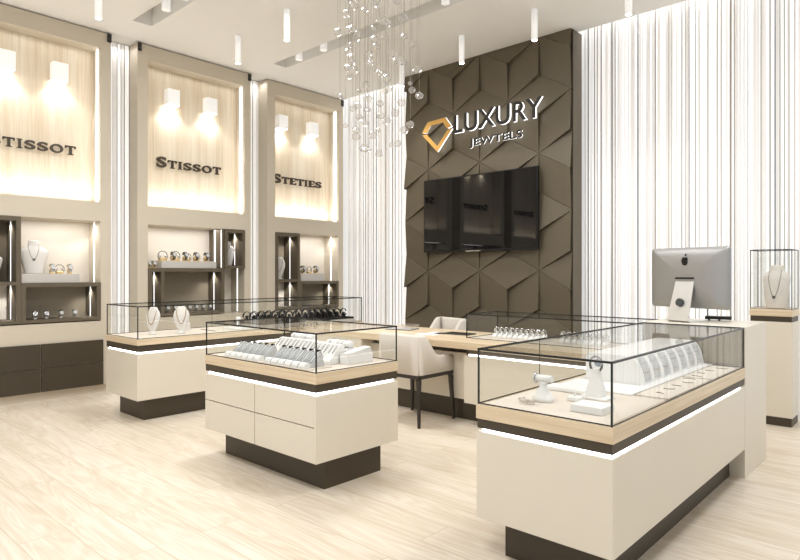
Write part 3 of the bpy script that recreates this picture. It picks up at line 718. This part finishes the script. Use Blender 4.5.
def make_ramp(label, group):
    """white slanted necklace ramp with two fine chains; rises towards +Y"""
    r = thing('necklace_ramp', label, 'necklace display', (0, 0, 0), 0, group); w = .042
    m = MB(); m.poly([(-w, y, z) for y, z in [(0, 0), (0, .02), (.10, .125), (.125, .13), (.14, .12), (.15, 0)]], (2 * w, 0, 0)); m.build('ramp', M['white'], r, local=True)
    for s in (-1, 1):
        m = MB(); m.tube([(s * .02 - .008, .098, .125), (s * .02 - .005, .06, .085), (s * .02, .045, .069), (s * .02 + .005, .06, .085), (s * .02 + .008, .098, .125)], .0018, 4); m.build('chain', M['chain'], r, local=True)
    return r
ramp = None
for side, x0, n in (('left', -3.83, 5), ('right', -3.33, 3)):
    for i in range(n):
        l = 'white slanted necklace display, %s from the left in the %s rear group on the island' % (ORD[i], side)
        lo = (x0 + (.092 if side == 'left' else .09) * i - (0 if side == 'left' else .02), 2.74 if side == 'left' else 2.70, ZI)
        if ramp is None: ramp = make_ramp(l, 'necklace displays on the island'); ramp.location = lo
        else: copy_tree(ramp, loc=lo, label=l)
def make_pillow(label, group):
    r = thing('jewelry_pillow', label, 'pillow', (0, 0, 0), 0, group)
    m = MB(); m.loft([[(x * 1.0, y * .04 * k, .032 + z * .026 * k) for y, z in [(math.cos(a), math.sin(a)) for a in [2 * math.pi * q / 14 for q in range(14)]]] for x, k in ((-.056, .55), (-.05, .85), (-.035, 1), (.035, 1), (.05, .85), (.056, .55))])
    m.build('cushion', M['white'], r, local=True)
    m = MB(); m.tube([(.0, math.cos(2 * math.pi * q / 20) * .043, .032 + math.sin(2 * math.pi * q / 20) * .029) for q in range(20)], .002, 5, closed=True); m.build('bracelet', M['silver'], r, local=True)
    m = MB(); m.box(-.055, -.03, 0, .055, .03, .008); m.build('base', M['white'], r, local=True)
    return r
riser1 = slab('display_riser', 'low white riser carrying two pillows at the back left of the island', 'riser', -3.88, 2.90, ZI, -3.55, 3.04, ZI + .10, M['white'], 'risers on the island')
riser2 = slab('display_riser', 'low white riser carrying two pillows at the back right of the island', 'riser', -3.40, 2.87, ZI, -3.14, 3.02, ZI + .085, M['white'], 'risers on the island')
pil = make_pillow('white jewelry pillow on the back left island riser, left of two', 'pillows on the island'); pil.location = (-3.80, 2.96, ZI + .1005)
copy_tree(pil, loc=(-3.66, 2.96, ZI + .1005), label='white jewelry pillow on the back left island riser, right of two')
copy_tree(pil, loc=(-3.34, 2.93, ZI + .0855), label='white jewelry pillow on the back right island riser, left of two')
copy_tree(pil, loc=(-3.21, 2.93, ZI + .0855), label='white jewelry pillow on the back right island riser, right of two')
r = thing('display_block', 'large white block with a tilted lid at the right end of the island', 'display block', (-3.07, 2.87, ZI))
m = MB(); m.poly([(-3.12, 2.79, ZI), (-3.04, 2.79, ZI), (-3.04, 2.79, ZI + .075), (-3.12, 2.79, ZI + .075)], (0, .24, 0)); m.build('block', M['white'], r)
m = MB(); m.poly([(-3.12, 2.83, ZI + .0755), (-3.12, 3.02, ZI + .0755), (-3.12, 3.02, ZI + .105)], (.075, 0, 0)); m.build('tilted_lid', M['white'], r)

# ------------------------------------------------------------------ goods in the foreground counter
ZR = .7605
r = thing('necklace_stand', 'long white slanted stand with grey chain panels in the foreground counter', 'necklace stand', (-1.4, 3.95, ZR))
box(-1.66, 3.14, ZR, -1.235, 4.57, ZR + .008, bev=.002).build('base_board', M['white'], r)
cs = [(-1.285, .008), (-1.29, .05), (-1.30, .09), (-1.318, .13), (-1.34, .16), (-1.365, .168), (-1.60, .168), (-1.62, .15), (-1.62, .008)]
m = MB(); m.loft([[(x, y, ZR + z) for x, z in cs] for y in (3.42, 4.56)], smooth=False); m.build('ramp', M['white'], r)
for i in range(7):
    y = 3.435 + .16 * i
    m = MB()
    pf = [(-1.288, .022), (-1.291, .05), (-1.301, .09), (-1.319, .13), (-1.333, .152)]
    m.loft([[(x + .004, y + .032, ZR + z), (x - .004, y + .032, ZR + z), (x - .004, y + .128, ZR + z), (x + .004, y + .128, ZR + z)] for x, z in pf], smooth=False)
    p = m.build('chain_panel', M['grey_pad'], r)
    m = MB()
    for k in range(4 if i > 2 else 2):
        zt = .05 + .028 * k if i > 2 else .075 + .05 * k; x = -1.281 - max(0, zt - .02) * .27 - (.006 if zt > .11 else 0)
        m.tube([(x, y + .03, ZR + zt), (x + .003, y + .08, ZR + zt - .006), (x, y + .13, ZR + zt)], .0016 if i > 2 else .003, 4)
    m.build('chain', M['chain'] if i > 2 else M['gold_dull'], p)
slab('white_box', 'flat white box lying nearest the front corner of the foreground counter', 'box', -1.31, 2.60, ZR, -1.155, 2.735, ZR + .034, M['white'], bev=.003)
slab('display_tray', 'flat white tray beside the long slanted stand in the foreground counter', 'tray', -1.64, 3.12, ZR, -1.45, 3.33 - .2 + .02 * 0 + .0, ZR + .03, M['white'], bev=.003) if False else None
slab('display_tray', 'flat white pad lying behind the watch stand in the foreground counter', 'tray', -1.66, 2.99, ZR, -1.42, 3.10, ZR + .024, M['white'], bev=.006)
r = thing('bracelet_stand', 'white T-shaped bracelet stand with a silver end, left in the foreground counter', 'bracelet stand', (-1.51, 2.71, ZR))
m = MB(); m.loft([[(-1.51 + x * w, 2.71 + y * d, ZR + z) for x, y in [(math.cos(2 * math.pi * q / 18), math.sin(2 * math.pi * q / 18)) for q in range(18)]] for z, w, d in ((0, .055, .04), (.02, .056, .041), (.026, .045, .034), (.05, .04, .03), (.07, .02, .016), (.09, .02, .016), (.1, .03, .018))]); m.build('foot', M['white'], r)
m = MB(); m.cyl((-1.56, 2.71, ZR + .115), (-1.46, 2.71, ZR + .115), .017, n=18); m.build('crossbar', M['white'], r)
m = MB(); m.tube([(-1.55, 2.71 + math.cos(2 * math.pi * q / 20) * .02, ZR + .112 + math.sin(2 * math.pi * q / 20) * .024) for q in range(20)], .004, 6, closed=True); m.build('bracelet', M['silver'], r)
r = thing('ring_stand', 'tiny white ring stand with a thin post, centre of the foreground counter', 'ring stand', (-1.40, 2.83, ZR))
box(-1.43, 2.805, ZR, -1.365, 2.855, ZR + .022, bev=.004).build('base', M['white'], r)
MB().cyl((-1.40, 2.83, ZR + .022), (-1.40, 2.83, ZR + .06), .005, n=10).build('post', M['white'], r)
r = thing('watch_display', 'silver watch on a clear white tapered stand, behind the front glass corner', 'watch', (-1.33, 2.97, ZR))
box(-1.42, 2.90, ZR, -1.27, 3.01, ZR + .012, bev=.003).build('base', M['white'], r)
m = MB(); m.loft([[(-1.345 + x * w, 2.955 + y * d, ZR + z) for x, y in ((-1, -1), (1, -1), (1, 1), (-1, 1))] for z, w, d in ((.0125, .045, .03), (.05, .04, .026), (.11, .024, .016), (.15, .022, .014))], smooth=False); m.build('stand', M['white'], r)
m = MB(); m.tube([(-1.345 + math.cos(2 * math.pi * q / 22) * .032, 2.955, ZR + .175 + math.sin(2 * math.pi * q / 22) * .04) for q in range(22)], .006, 6, closed=True); w_ = m.build('strap', M['chain'], r)
MB().cyl((-1.325, 2.945, ZR + .185), (-1.315, 2.915, ZR + .19), .02, n=20).build('watch_case', M['silver'], w_)
m = MB()
for (x, y, l) in ((-1.60, 2.62, .04), (-1.57, 2.585, .05), (-1.53, 2.60, .035)): m.cyl((x, y, ZR + .016), (x + l * .8, y + l * .3, ZR + .016), .006, .012, n=8)
tag(m.build('earrings', M['linen']), 'small pale earrings lying on the cloth at the left of the foreground counter', 'earrings')
r = thing('necklace_cloth', 'row of thin dark chains laid out on cloth before the long slanted stand', 'necklace cloth', (-1.14, 3.8, ZR))
box(-1.228, 3.15, ZR, -1.062, 4.56, ZR + .003).build('cloth', M['linen'], r)
m = MB()
for y in (3.16, 3.92, 4.54): m.box(-1.228, y, ZR + .003, -1.062, y + .006, ZR + .0045)
m.build('seam', M['linen_mark'], r)
for i in range(9):
    y = 3.3 + .14 * i; m = MB(); x = -1.19 + random.uniform(-.02, .03); l = random.uniform(.04, .09)
    m.tube([(x, y, ZR + .0045), (x + l * .5, y + random.uniform(-.02, .02), ZR + .0045), (x + l, y + random.uniform(-.03, .03), ZR + .0045)], .0024, 4); m.build('chain', M['linen_mark'], r)

# ------------------------------------------------------------------ goods on the consultation desk
def make_ring_stand(label, group):
    r = thing('ring_stand', label, 'ring stand', (0, 0, 0), 0, group)
    m = MB(); m.poly([(-.022, y, z) for y, z in [(-.05, 0), (-.05, .012), (-.035, .02), (.0, .03), (.03, .05), (.045, .05), (.05, 0)]], (.044, 0, 0)); m.build('base', M['white'], r, local=True)
    m = MB()
    m.tube([(math.cos(2 * math.pi * q / 18) * .022, .012 + math.cos(2 * math.pi * q / 18) * .004, .062 + math.sin(2 * math.pi * q / 18) * .03) for q in range(18)], .0055, 6, closed=True)
    b = m.build('bracelet', M['silver'], r, local=True)
    m = MB(); m.cyl((0, -.02, .062), (0, -.008, .07), .014, n=12); m.build('dial', M['riser'], b, local=True)
    return r
rs = None
for g_, (x0, n) in enumerate(((-3.34, 10), (-2.62, 8))):
    box_ = slab('fabric_tray', 'pale tray under the %s row of silver stands on the long desk' % ['left', 'right'][g_], 'tray', x0 - .06, 4.99, .769, x0 + .058 * n + .01, 5.15, .775, M['linen'], 'desk trays', bev=.002)
    for i in range(n):
        l = 'silver bracelet on a small white stand, %s from the left in the %s desk row' % (ORD[i], ['left', 'right'][g_])
        lo = (x0 + .058 * i, 5.06, .7755)
        if rs is None: rs = make_ring_stand(l, 'silver stands in the desk case'); rs.location = lo; rs.rotation_euler.z = R(10)
        else: copy_tree(rs, loc=lo, label=l)
r = thing('tablet', 'thin dark slate tablet lying on the desk, left of the glass case', 'tablet', (-3.8, 5.07, .7655), R(8))
box(-.15, -.09, 0, .15, .09, .012, bev=.004).build('tablet_body', M['slate'], r, local=True); box(-.135, -.075, .0122, .135, .075, .0132).build('screen', M['screen'], r, local=True)
slab('notebook', 'small dark blue notebook on the desk, seen through the case corner', 'notebook', -3.70, 5.10, .7655, -3.62, 5.22, .777, M['blue_dark'], bev=.003) if False else None
r = thing('paper_sheet', 'white sheet of paper lying on the desk behind the front chair', 'paper', (-4.03, 4.83, .7655), R(20)); box(-.12, -.085, 0, .12, .085, .002).build('sheet', M['paper'], r, local=True)
r = thing('open_notebook', 'open white notebook with raised page beside the paper on the desk', 'notebook', (-4.02, 4.97, .7655), R(-12))
box(-.09, -.06, 0, .0, .06, .008).build('left_page', M['paper'], r, local=True); m = MB(); m.poly([(0, -.06, 0), (.085, -.06, .018), (.085, -.06, .024), (0, -.06, .008)], (0, .12, 0)); m.build('right_page', M['paper'], r, local=True)
r = thing('laptop', 'closed thin white laptop with dark edge on the far left of the desk', 'laptop', (-4.62, 5.08, .7655), R(15))
box(-.16, -.11, 0, .16, .11, .006, bev=.002).build('base', M['slate'], r, local=True); box(-.16, -.11, .0062, .16, .11, .014, bev=.003).build('lid', M['alu_light'], r, local=True)
r = thing('glass_dish', 'shallow clear glass dish at the back edge of the desk', 'dish', (-4.72, 5.33, .7655))
m = MB(); m.loft([[(math.cos(2 * math.pi * q / 24) * a, math.sin(2 * math.pi * q / 24) * a * .6, z) for q in range(24)] for z, a in ((0, .09), (.004, .1), (.03, .13), (.031, .127), (.008, .095))]); m.build('bowl', M['glass'], r, local=True)
m = MB(); m.tube([(math.cos(2 * math.pi * q / 28) * .129, math.sin(2 * math.pi * q / 28) * .129 * .6, .031) for q in range(28)], .002, 4, closed=True); m.build('rim', M['riser'], r, local=True)

# ------------------------------------------------------------------ chairs
def make_chair(label):
    r = thing('armchair', label, 'chair', (0, 0, 0), 0, 'fabric armchairs at the desk')   # faces +Y
    W = .265; D = .255
    # wrap-around shell: plan path from the front of the right arm round the back to the left arm
    path = []
    rc_ = .045
    for y in (D, .16, .06, .015, -.02, -.06, -.10, -.13, -.16): path.append((W, y))
    for k in range(1, 6):
        a = R(90 * k / 6); path.append((W - rc_ + rc_ * math.cos(a), -D + rc_ - rc_ * math.sin(a)))
    for x in (.15, .05, -.05, -.15): path.append((x, -D))
    for k in range(1, 6):
        a = R(90 - 90 * k / 6); path.append((-W + rc_ - rc_ * math.cos(a), -D + rc_ - rc_ * math.sin(a)))
    for y in (-.16, -.13, -.10, -.06, -.02, .015, .06, .16, D): path.append((-W, y))
    def top(y):   # side profile of the rim
        pts = [(-.30, .838), (-.16, .832), (-.13, .812), (-.02, .672), (.015, .645), (.06, .632), (.31, .615)]
        for (a, b) in zip(pts, pts[1:]):
            if a[0] <= y <= b[0]: return a[1] + (b[1] - a[1]) * (y - a[0]) / (b[0] - a[0])
        return pts[-1][1]
    m = MB(); rings = []; t = .055
    for i, (x, y) in enumerate(path):
        a = Vector(path[max(0, i - 1)]); b = Vector(path[min(len(path) - 1, i + 1)]); d = (b - a).normalized(); n = Vector((-d.y, d.x))  # n points outward? checked below
        inn = Vector((x, y)) + (n * t if (Vector((0, 0)) - Vector((x, y))).dot(n) > 0 else -n * t)
        zt = top(y); o = Vector((x, y)); mid = (o + inn) / 2; lean = 1 + .0
        rings.append([(o.x, o.y, .47), (o.x, o.y, zt - .025), (o.x * .7 + mid.x * .3, o.y * .7 + mid.y * .3, zt - .006), (mid.x, mid.y, zt), (inn.x * .7 + mid.x * .3, inn.y * .7 + mid.y * .3, zt - .006), (inn.x, inn.y, zt - .025), (inn.x, inn.y, .47)])
    m.loft(rings); m.build('shell', M['fabric'], r, local=True)
    box(-W + .056, -D + .056, .455, W - .056, D - .005, .53, bev=.025).build('seat', M['fabric'], r, local=True)
    m = MB()
    m.box(-W, -D, .435, W, -D + .03, .47, bev=.004); m.box(-W, D - .03, .435, W, D, .47, bev=.004); m.box(-W, -D, .435, -W + .03, D, .47, bev=.004); m.box(W - .03, -D, .435, W, D, .47, bev=.004)
    m.build('seat_frame', M['chair_metal'], r, local=True)
    for sx in (-1, 1):
        for sy in (-1, 1):
            m = MB(); x0, y0 = sx * (W - .018), sy * (D - .018); x1, y1 = sx * (W + .002), sy * (D + .002)
            q = ((-1, -1), (1, -1), (1, 1), (-1, 1))
            m.loft([[(x1 + a * .010, y1 + b * .010, 0) for a, b in q], [(x0 + a * .016, y0 + b * .016, .36) for a, b in q], [(x0 + a * .018, y0 + b * .018, .41) for a, b in q], [(x0 + a * .018 - sx * .012, y0 + b * .018 - sy * .012, .44) for a, b in q]], smooth=False)
            m.build('leg', M['chair_metal'], r, local=True)
    return r
ch = make_chair('greige fabric armchair in front of the desk, its back to the room'); ch.location = (-3.815, 4.385, 0)
copy_tree(ch, loc=(-4.76, 5.93, 0), rz=R(168), label='greige fabric armchair behind the desk, only its back rim showing')

# ------------------------------------------------------------------ screen on the feature wall and the shop sign
tv = thing('television', 'black wall mounted television on the dark feature wall', 'television', (-4.55, 6.45, 1.69))
box(-5.443, 6.435, 1.69, -3.66, 6.475, 2.694, bev=.003).build('housing', M['black'], tv)
box(-5.425, 6.4325, 1.715, -3.678, 6.4345, 2.68).build('screen', M['screen'], tv)
box(-4.72, 6.428, 1.688, -4.48, 6.434, 1.702).build('logo_bar', M['silver'], tv)
box(-4.8, 6.475, 1.95, -4.3, 6.549, 2.4).build('wall_mount', M['black'], tv)
sg = thing('shop_sign', 'backlit LUXURY JEWTELS sign with gold gem emblem on the dark feature wall', 'sign', (-4.55, 6.45, 3.1))
YF = 6.435
def on_back(b, x0, z0, y):
    m = Matrix(((1, 0, 0, x0), (0, 0, -1, y), (0, 1, 0, z0), (0, 0, 0, 1)))
    bmesh.ops.transform(b, matrix=m, verts=b.verts[:]); return b
for w_, x0, x1, z0, h, off, nm, dp in (('LUXURY', -4.915, -3.60, 3.27, .245, .012, 'large_word', .015), ('JEWTELS', -4.665, -3.87, 3.035, .125, .02, 'small_word', .006)):
    m = MB(); m.merge(on_back(fit(text_mesh(w_, 1, .004, off, 1.04), x1 - x0, h), x0, z0, YF)); o = m.build(nm, M['sign_dark'], sg)
    m = MB(); m.merge(on_back(fit(text_mesh(w_, 1, dp, off, 1.04), x1 - x0, h), x0, z0, YF + .005 + dp)); m.build('halo_body', M['halo'], o)
def strip(mb, pts, w, y0, y1, inset):
    """thick polyline in the wall plane, inset towards the centre point"""
    c = Vector((-5.2, 3.32)); out = [Vector(p) for p in pts]; inn = [c + (Vector(p) - c) * inset for p in pts]
    mb.poly([(p.x, y0, p.y) for p in out] + [(p.x, y0, p.y) for p in inn[::-1]], (0, y1 - y0, 0)); return mb
up = [(-5.47, 3.365), (-5.37, 3.50), (-5.06, 3.515), (-4.955, 3.375)]; dn = [(-5.47, 3.335), (-5.20, 3.065), (-4.945, 3.345)]
for pts, n in ((up, 'emblem_crown'), (dn, 'emblem_point')):
    o = strip(MB(), pts, .05, YF - .004, YF + .004, .69).build(n, M['sign_gold'], sg)
    strip(MB(), pts, .05, YF + .005, YF + .026, .75).build('halo_body', M['halo'], o)

# ------------------------------------------------------------------ computer on the reception block
cp = thing('computer', 'silver all-in-one computer seen from behind on the cream block desk', 'computer', (-1.485, 4.90, 1.0335), R(160))
# local frame: +X runs along the screen, the camera sees local -Y... the back
def rr(w, h, r_, n=5):
    pts = []
    for cx, cz, a0 in ((w - r_, h - r_, 0), (-w + r_, h - r_, 90), (-w + r_, -h + r_, 180), (w - r_, -h + r_, 270)):
        for k in range(n): a = R(a0 + 90 * k / (n - 1)); pts.append((cx + math.cos(a) * r_, cz + math.sin(a) * r_))
    return pts
CW, CH, CZ = .335, .232, .335
m = MB(); m.loft([[(x * s, y, CZ + z * s) for x, z in rr(CW, CH, .022)] for y, s in ((-.012, 1), (0, 1), (.012, .985), (.028, .90), (.042, .72), (.05, .45), (.052, .15))]); m.build('housing', M['alu'], cp, local=True)
box(-CW + .008, -.0135, CZ - CH + .008, CW - .008, -.0122, CZ + CH - .008).build('screen', M['screen'], cp, local=True)
st = MB(); w = .092
st.loft([[(-w * a, y, z), (w * a, y, z), (w * a, y2, z2), (-w * a, y2, z2)] for a, y, z, y2, z2 in ((1, -.10, .0, -.10, .008), (1, .11, .0, .115, .008), (1, .135, .012, .128, .018), (.98, .125, .05, .118, .05), (.85, .045, .33, .04, .33))], smooth=False)
st.build('stand', M['alu_light'], cp, local=True)
MB().cyl((0, .098, .145), (0, .117, .15), .03, n=24).build('cable_hole', M['slate'], cp, local=True)
box(-.08, .03, .325, .08, .056, .337).build('hinge', M['black'], cp, local=True)
ap = []
for k in range(40):
    a = 2 * math.pi * k / 40; rx = .030 * (1 + .05 * math.cos(2 * a)); rz_ = .034
    x = rx * math.sin(a); z = rz_ * math.cos(a)
    if abs(math.sin(a)) < .35 and z > 0: z -= .008 * (1 - abs(math.sin(a)) / .35)
    if abs(math.sin(a)) < .3 and z < 0: z += .004 * (1 - abs(math.sin(a)) / .3)
    if z < -.01: x *= .9
    dx, dz = x + .036, z - .004          # bite taken out of one side
    if math.hypot(dx, dz) < .015: x = -.036 + dx / max(.001, math.hypot(dx, dz)) * .015; z = .004 + dz / max(.001, math.hypot(dx, dz)) * .015
    ap.append((x, .0535, CZ + .125 + z))
m = MB(); m.poly(ap, (0, .0015, 0)); m.poly([(-.002, .0535, CZ + .163), (-.010, .0535, CZ + .166), (-.016, .0535, CZ + .176), (-.014, .0535, CZ + .184), (-.006, .0535, CZ + .180), (-.001, .0535, CZ + .172)], (0, .0015, 0))
for v in m.bm.verts: v.co.y -= .0035
m.build('emblem', M['black'], cp, local=True)
m = MB()
for k in range(7): m.box(-.13 - .02 * k, .018, CZ - .178, -.139 - .02 * k, .030, CZ - .172)
m.build('ports', M['black'], cp, local=True)
m = MB()
for k in range(2): m.box(.24 - .03 * k, .010, CZ - .178, .25 - .03 * k, .024, CZ - .168)
m.build('sockets', M['black'], cp, local=True)
r = thing('card_terminal', 'small flat black device on the desk behind the computer', 'card terminal', (-1.34, 5.13, 1.0335), R(10))
box(-.09, -.05, .012, .09, .05, .035, bev=.004).build('body', M['black'], r, local=True)
for sx in (-.07, .0): box(sx, -.01, .0, sx + .012, .01, .012).build('foot', M['black'], r, local=True)
box(-.08, -.01, .035, -.072, .0, .09).build('post', M['alu'], r, local=True)

# ------------------------------------------------------------------ ceiling lights
def pendant(x, y, zb, label, r_=.034, L=.33):
    r = thing('ceiling_downlight', label, 'ceiling light', (x, y, ZC), 0, 'white tube downlights')
    zt = zb + L
    MB().cyl((x, y, zb), (x, y, zt), r_, n=24).build('tube', M['lamp_white'], r)
    MB().cyl((x, y, zt), (x, y, ZC - .0005), .008 if zt < ZC - .02 else r_ * 1.02, n=12).build('stem', M['lamp_white'], r)
    MB().cyl((x, y, zb - .002), (x, y, zb + .001), r_ * .8, n=24).build('lens', M['lamp_glow'], r)
    lamp('SPOT', 'downlight_beam', (x, y, zb - .02), DOWN, (1, .98, .95), (0, 0, 0), spot_size=R(95), spot_blend=.7, shadow_soft_size=.05)
DOWN = 26
for a in ((-6.245, 2.389, 3.93, 'white tube downlight cut by the top photo edge, near the leftmost bay'), (-6.341, 4.035, 3.93, 'white tube downlight hanging before the middle bay'), (-5.324, 3.994, 3.93, 'white tube downlight between the middle bay and the crystal chandelier'),
          (-5.485, 6.028, 3.93, 'white tube downlight seen through the crystal chandelier'), (-4.354, 5.854, 3.93, 'white tube downlight above the left half of the dark feature wall'), (-3.342, 5.81, 3.93, 'white tube downlight above the right half of the dark feature wall'), (-2.33, 5.849, 3.93, 'white tube downlight before the wide string curtain, cut by the top edge')):
    pendant(*a)
def slot_spot(x, y, label):
    r = thing('recessed_spotlight', label, 'ceiling light', (x, y, ZC + .2), 0, 'spotlights in the ceiling slots')
    MB().cyl((x, y, ZC - .02), (x, y, ZC + .16), .045, n=24).build('can', M['lamp_white'], r)
    MB().cyl((x, y, ZC + .16), (x, y, ZC + .1998), .015, n=12).build('stem', M['lamp_white'], r)
    MB().cyl((x, y, ZC - .022), (x, y, ZC - .019), .034, n=24).build('lens', M['lamp_white'], r)
for x, y, l in ((-6.25, 3.09, 'white spotlight in the ceiling slot near the leftmost bay, first one'), (-5.85, 3.09, 'white spotlight in the ceiling slot near the leftmost bay, at the top photo edge'),
                (-6.40, 5.0, 'white spotlight at the far left end of the long ceiling slot'), (-5.9, 5.0, 'white spotlight in the long ceiling slot, second from its left end'), (-3.93, 5.0, 'white spotlight in the long ceiling slot right of the crystal chandelier')):
    slot_spot(x, y, l)

# ------------------------------------------------------------------ crystal chandelier
A1 = [(110, 98), (170, 40), (155, 30), (160, 205), (245, 68), (335, 58), (325, 8), (465, 8), (55, 225), (133, 208), (200, 230), (185, 270), (305, 195), (400, 165), (380, 145), (345, 150), (515, 128), (522, 88), (520, 255), (572, 308), (385, 265), (315, 278), (325, 322), (145, 315), (132, 360), (147, 405), (440, 370), (450, 415), (490, 425), (515, 437), (610, 488), (270, 380), (262, 420), (285, 440), (290, 468), (325, 490), (355, 515), (370, 525), (395, 550), (130, 480), (160, 480), (180, 490), (130, 530), (155, 435)]
A2 = [(70, 112), (250, 35), (210, 75), (265, 130), (410, 65), (385, 75), (350, 165), (195, 180), (160, 200), (262, 210), (245, 305), (205, 262), (355, 250), (390, 285), (107, 320), (180, 350), (183, 395), (300, 385), (335, 350), (240, 478), (275, 490), (343, 515), (430, 455), (475, 445), (455, 230), (500, 157), (560, 25), (575, 70), (625, 108), (562, 312), (520, 350)]
cl = thing('crystal_chandelier', 'crystal ball chandelier of glass balls on fine cords hanging from the ceiling', 'chandelier', (-3.5, 3.575, ZC))
MB().cyl((-3.5, 3.575, ZC - .03), (-3.5, 3.575, ZC - .0005), .44, n=48).build('canopy', M['silver'], cl)
rnd = random.Random(3)
ball_me = {}
def ball(rr_):
    t = bmesh.new(); bmesh.ops.create_icosphere(t, subdivisions=2, radius=rr_)
    for v in t.verts: v.co *= 1 + rnd.uniform(-.12, .12); v.co.z *= .88
    return t
for (lst, oy) in ((A1, 0), (A2, 80)):
    for (zx, zy) in lst:
        px, py = 330 + zx / 7, oy + zy / 7
        span = max(.05, 1 - ((px - 380) / 46) ** 2) ** .5
        d = 5.0 + rnd.uniform(-.34, .34) * span
        c = FW * d + RT * ((px - 400) / FPX * d); z = CAMH + (HY - py) / FPX * d
        rr_ = rnd.uniform(.028, .042) if rnd.random() < .75 else rnd.uniform(.017, .026)
        m = MB(); t = ball(rr_); m.merge(t, Matrix.Translation((c.x, c.y, z)) @ Matrix.Rotation(rnd.uniform(0, 3), 4, 'Z')); m.build('crystal_ball', M['crystal'], cl)
        m = MB(); m.cyl((c.x, c.y, z + rr_ * .85), (c.x, c.y, ZC - .03), .0013, n=5); m.build('cord', M['cord'], cl)

# ------------------------------------------------------------------ light
w = bpy.data.worlds.new('world'); scene.world = w; w.use_nodes = True
bg = w.node_tree.nodes['Background']; bg.inputs[0].default_value = (.98, .99, 1, 1); bg.inputs[1].default_value = 0.5
for (x, y, p) in ((-1.2, .6, 36), (-4.2, .7, 36), (-.4, 3.9, 44), (-4.6, -1.8, 26), (-4.4, 3.6, 40)):
    lamp('AREA', 'added_fill_light', (x, y, ZC - .03), p, (1, .99, .975), (0, 0, 0), shape='RECTANGLE', size=.7, size_y=.7)  # unseen area lamps added under the ceiling to brighten the room
# cove light washing the back curtain
lamp('AREA', 'curtain_cove_light', (-1.0, 6.74, ZC + .42), 12, (1, .97, .93), (R(4), 0, 0), shape='RECTANGLE', size=4.4, size_y=.06)
lamp('AREA', 'curtain_cove_light', (-6.64, 6.74, ZC + .42), 4, (1, .97, .93), (R(4), 0, 0), shape='RECTANGLE', size=1.4, size_y=.06)
for y in (3.13, 5.07): lamp('AREA', 'gap_cove_light', (-7.5, y, ZC - .05), .35, (1, .98, .95), (0, 0, 0), shape='RECTANGLE', size=.1, size_y=.2)
for o in list(bpy.data.objects):
    if '_o' in o: del o['_o']
scene.view_settings.view_transform = 'Standard'
scene.view_settings.look = 'None'
scene.view_settings.exposure = 0.52
scene.view_settings.gamma = 0.9
scene.view_settings.use_white_balance = True
scene.view_settings.white_balance_temperature = 6200
scene.cycles.use_denoising = True
scene.cycles.max_bounces = 12
scene.cycles.transparent_max_bounces = 24
scene.cycles.sample_clamp_indirect = 6
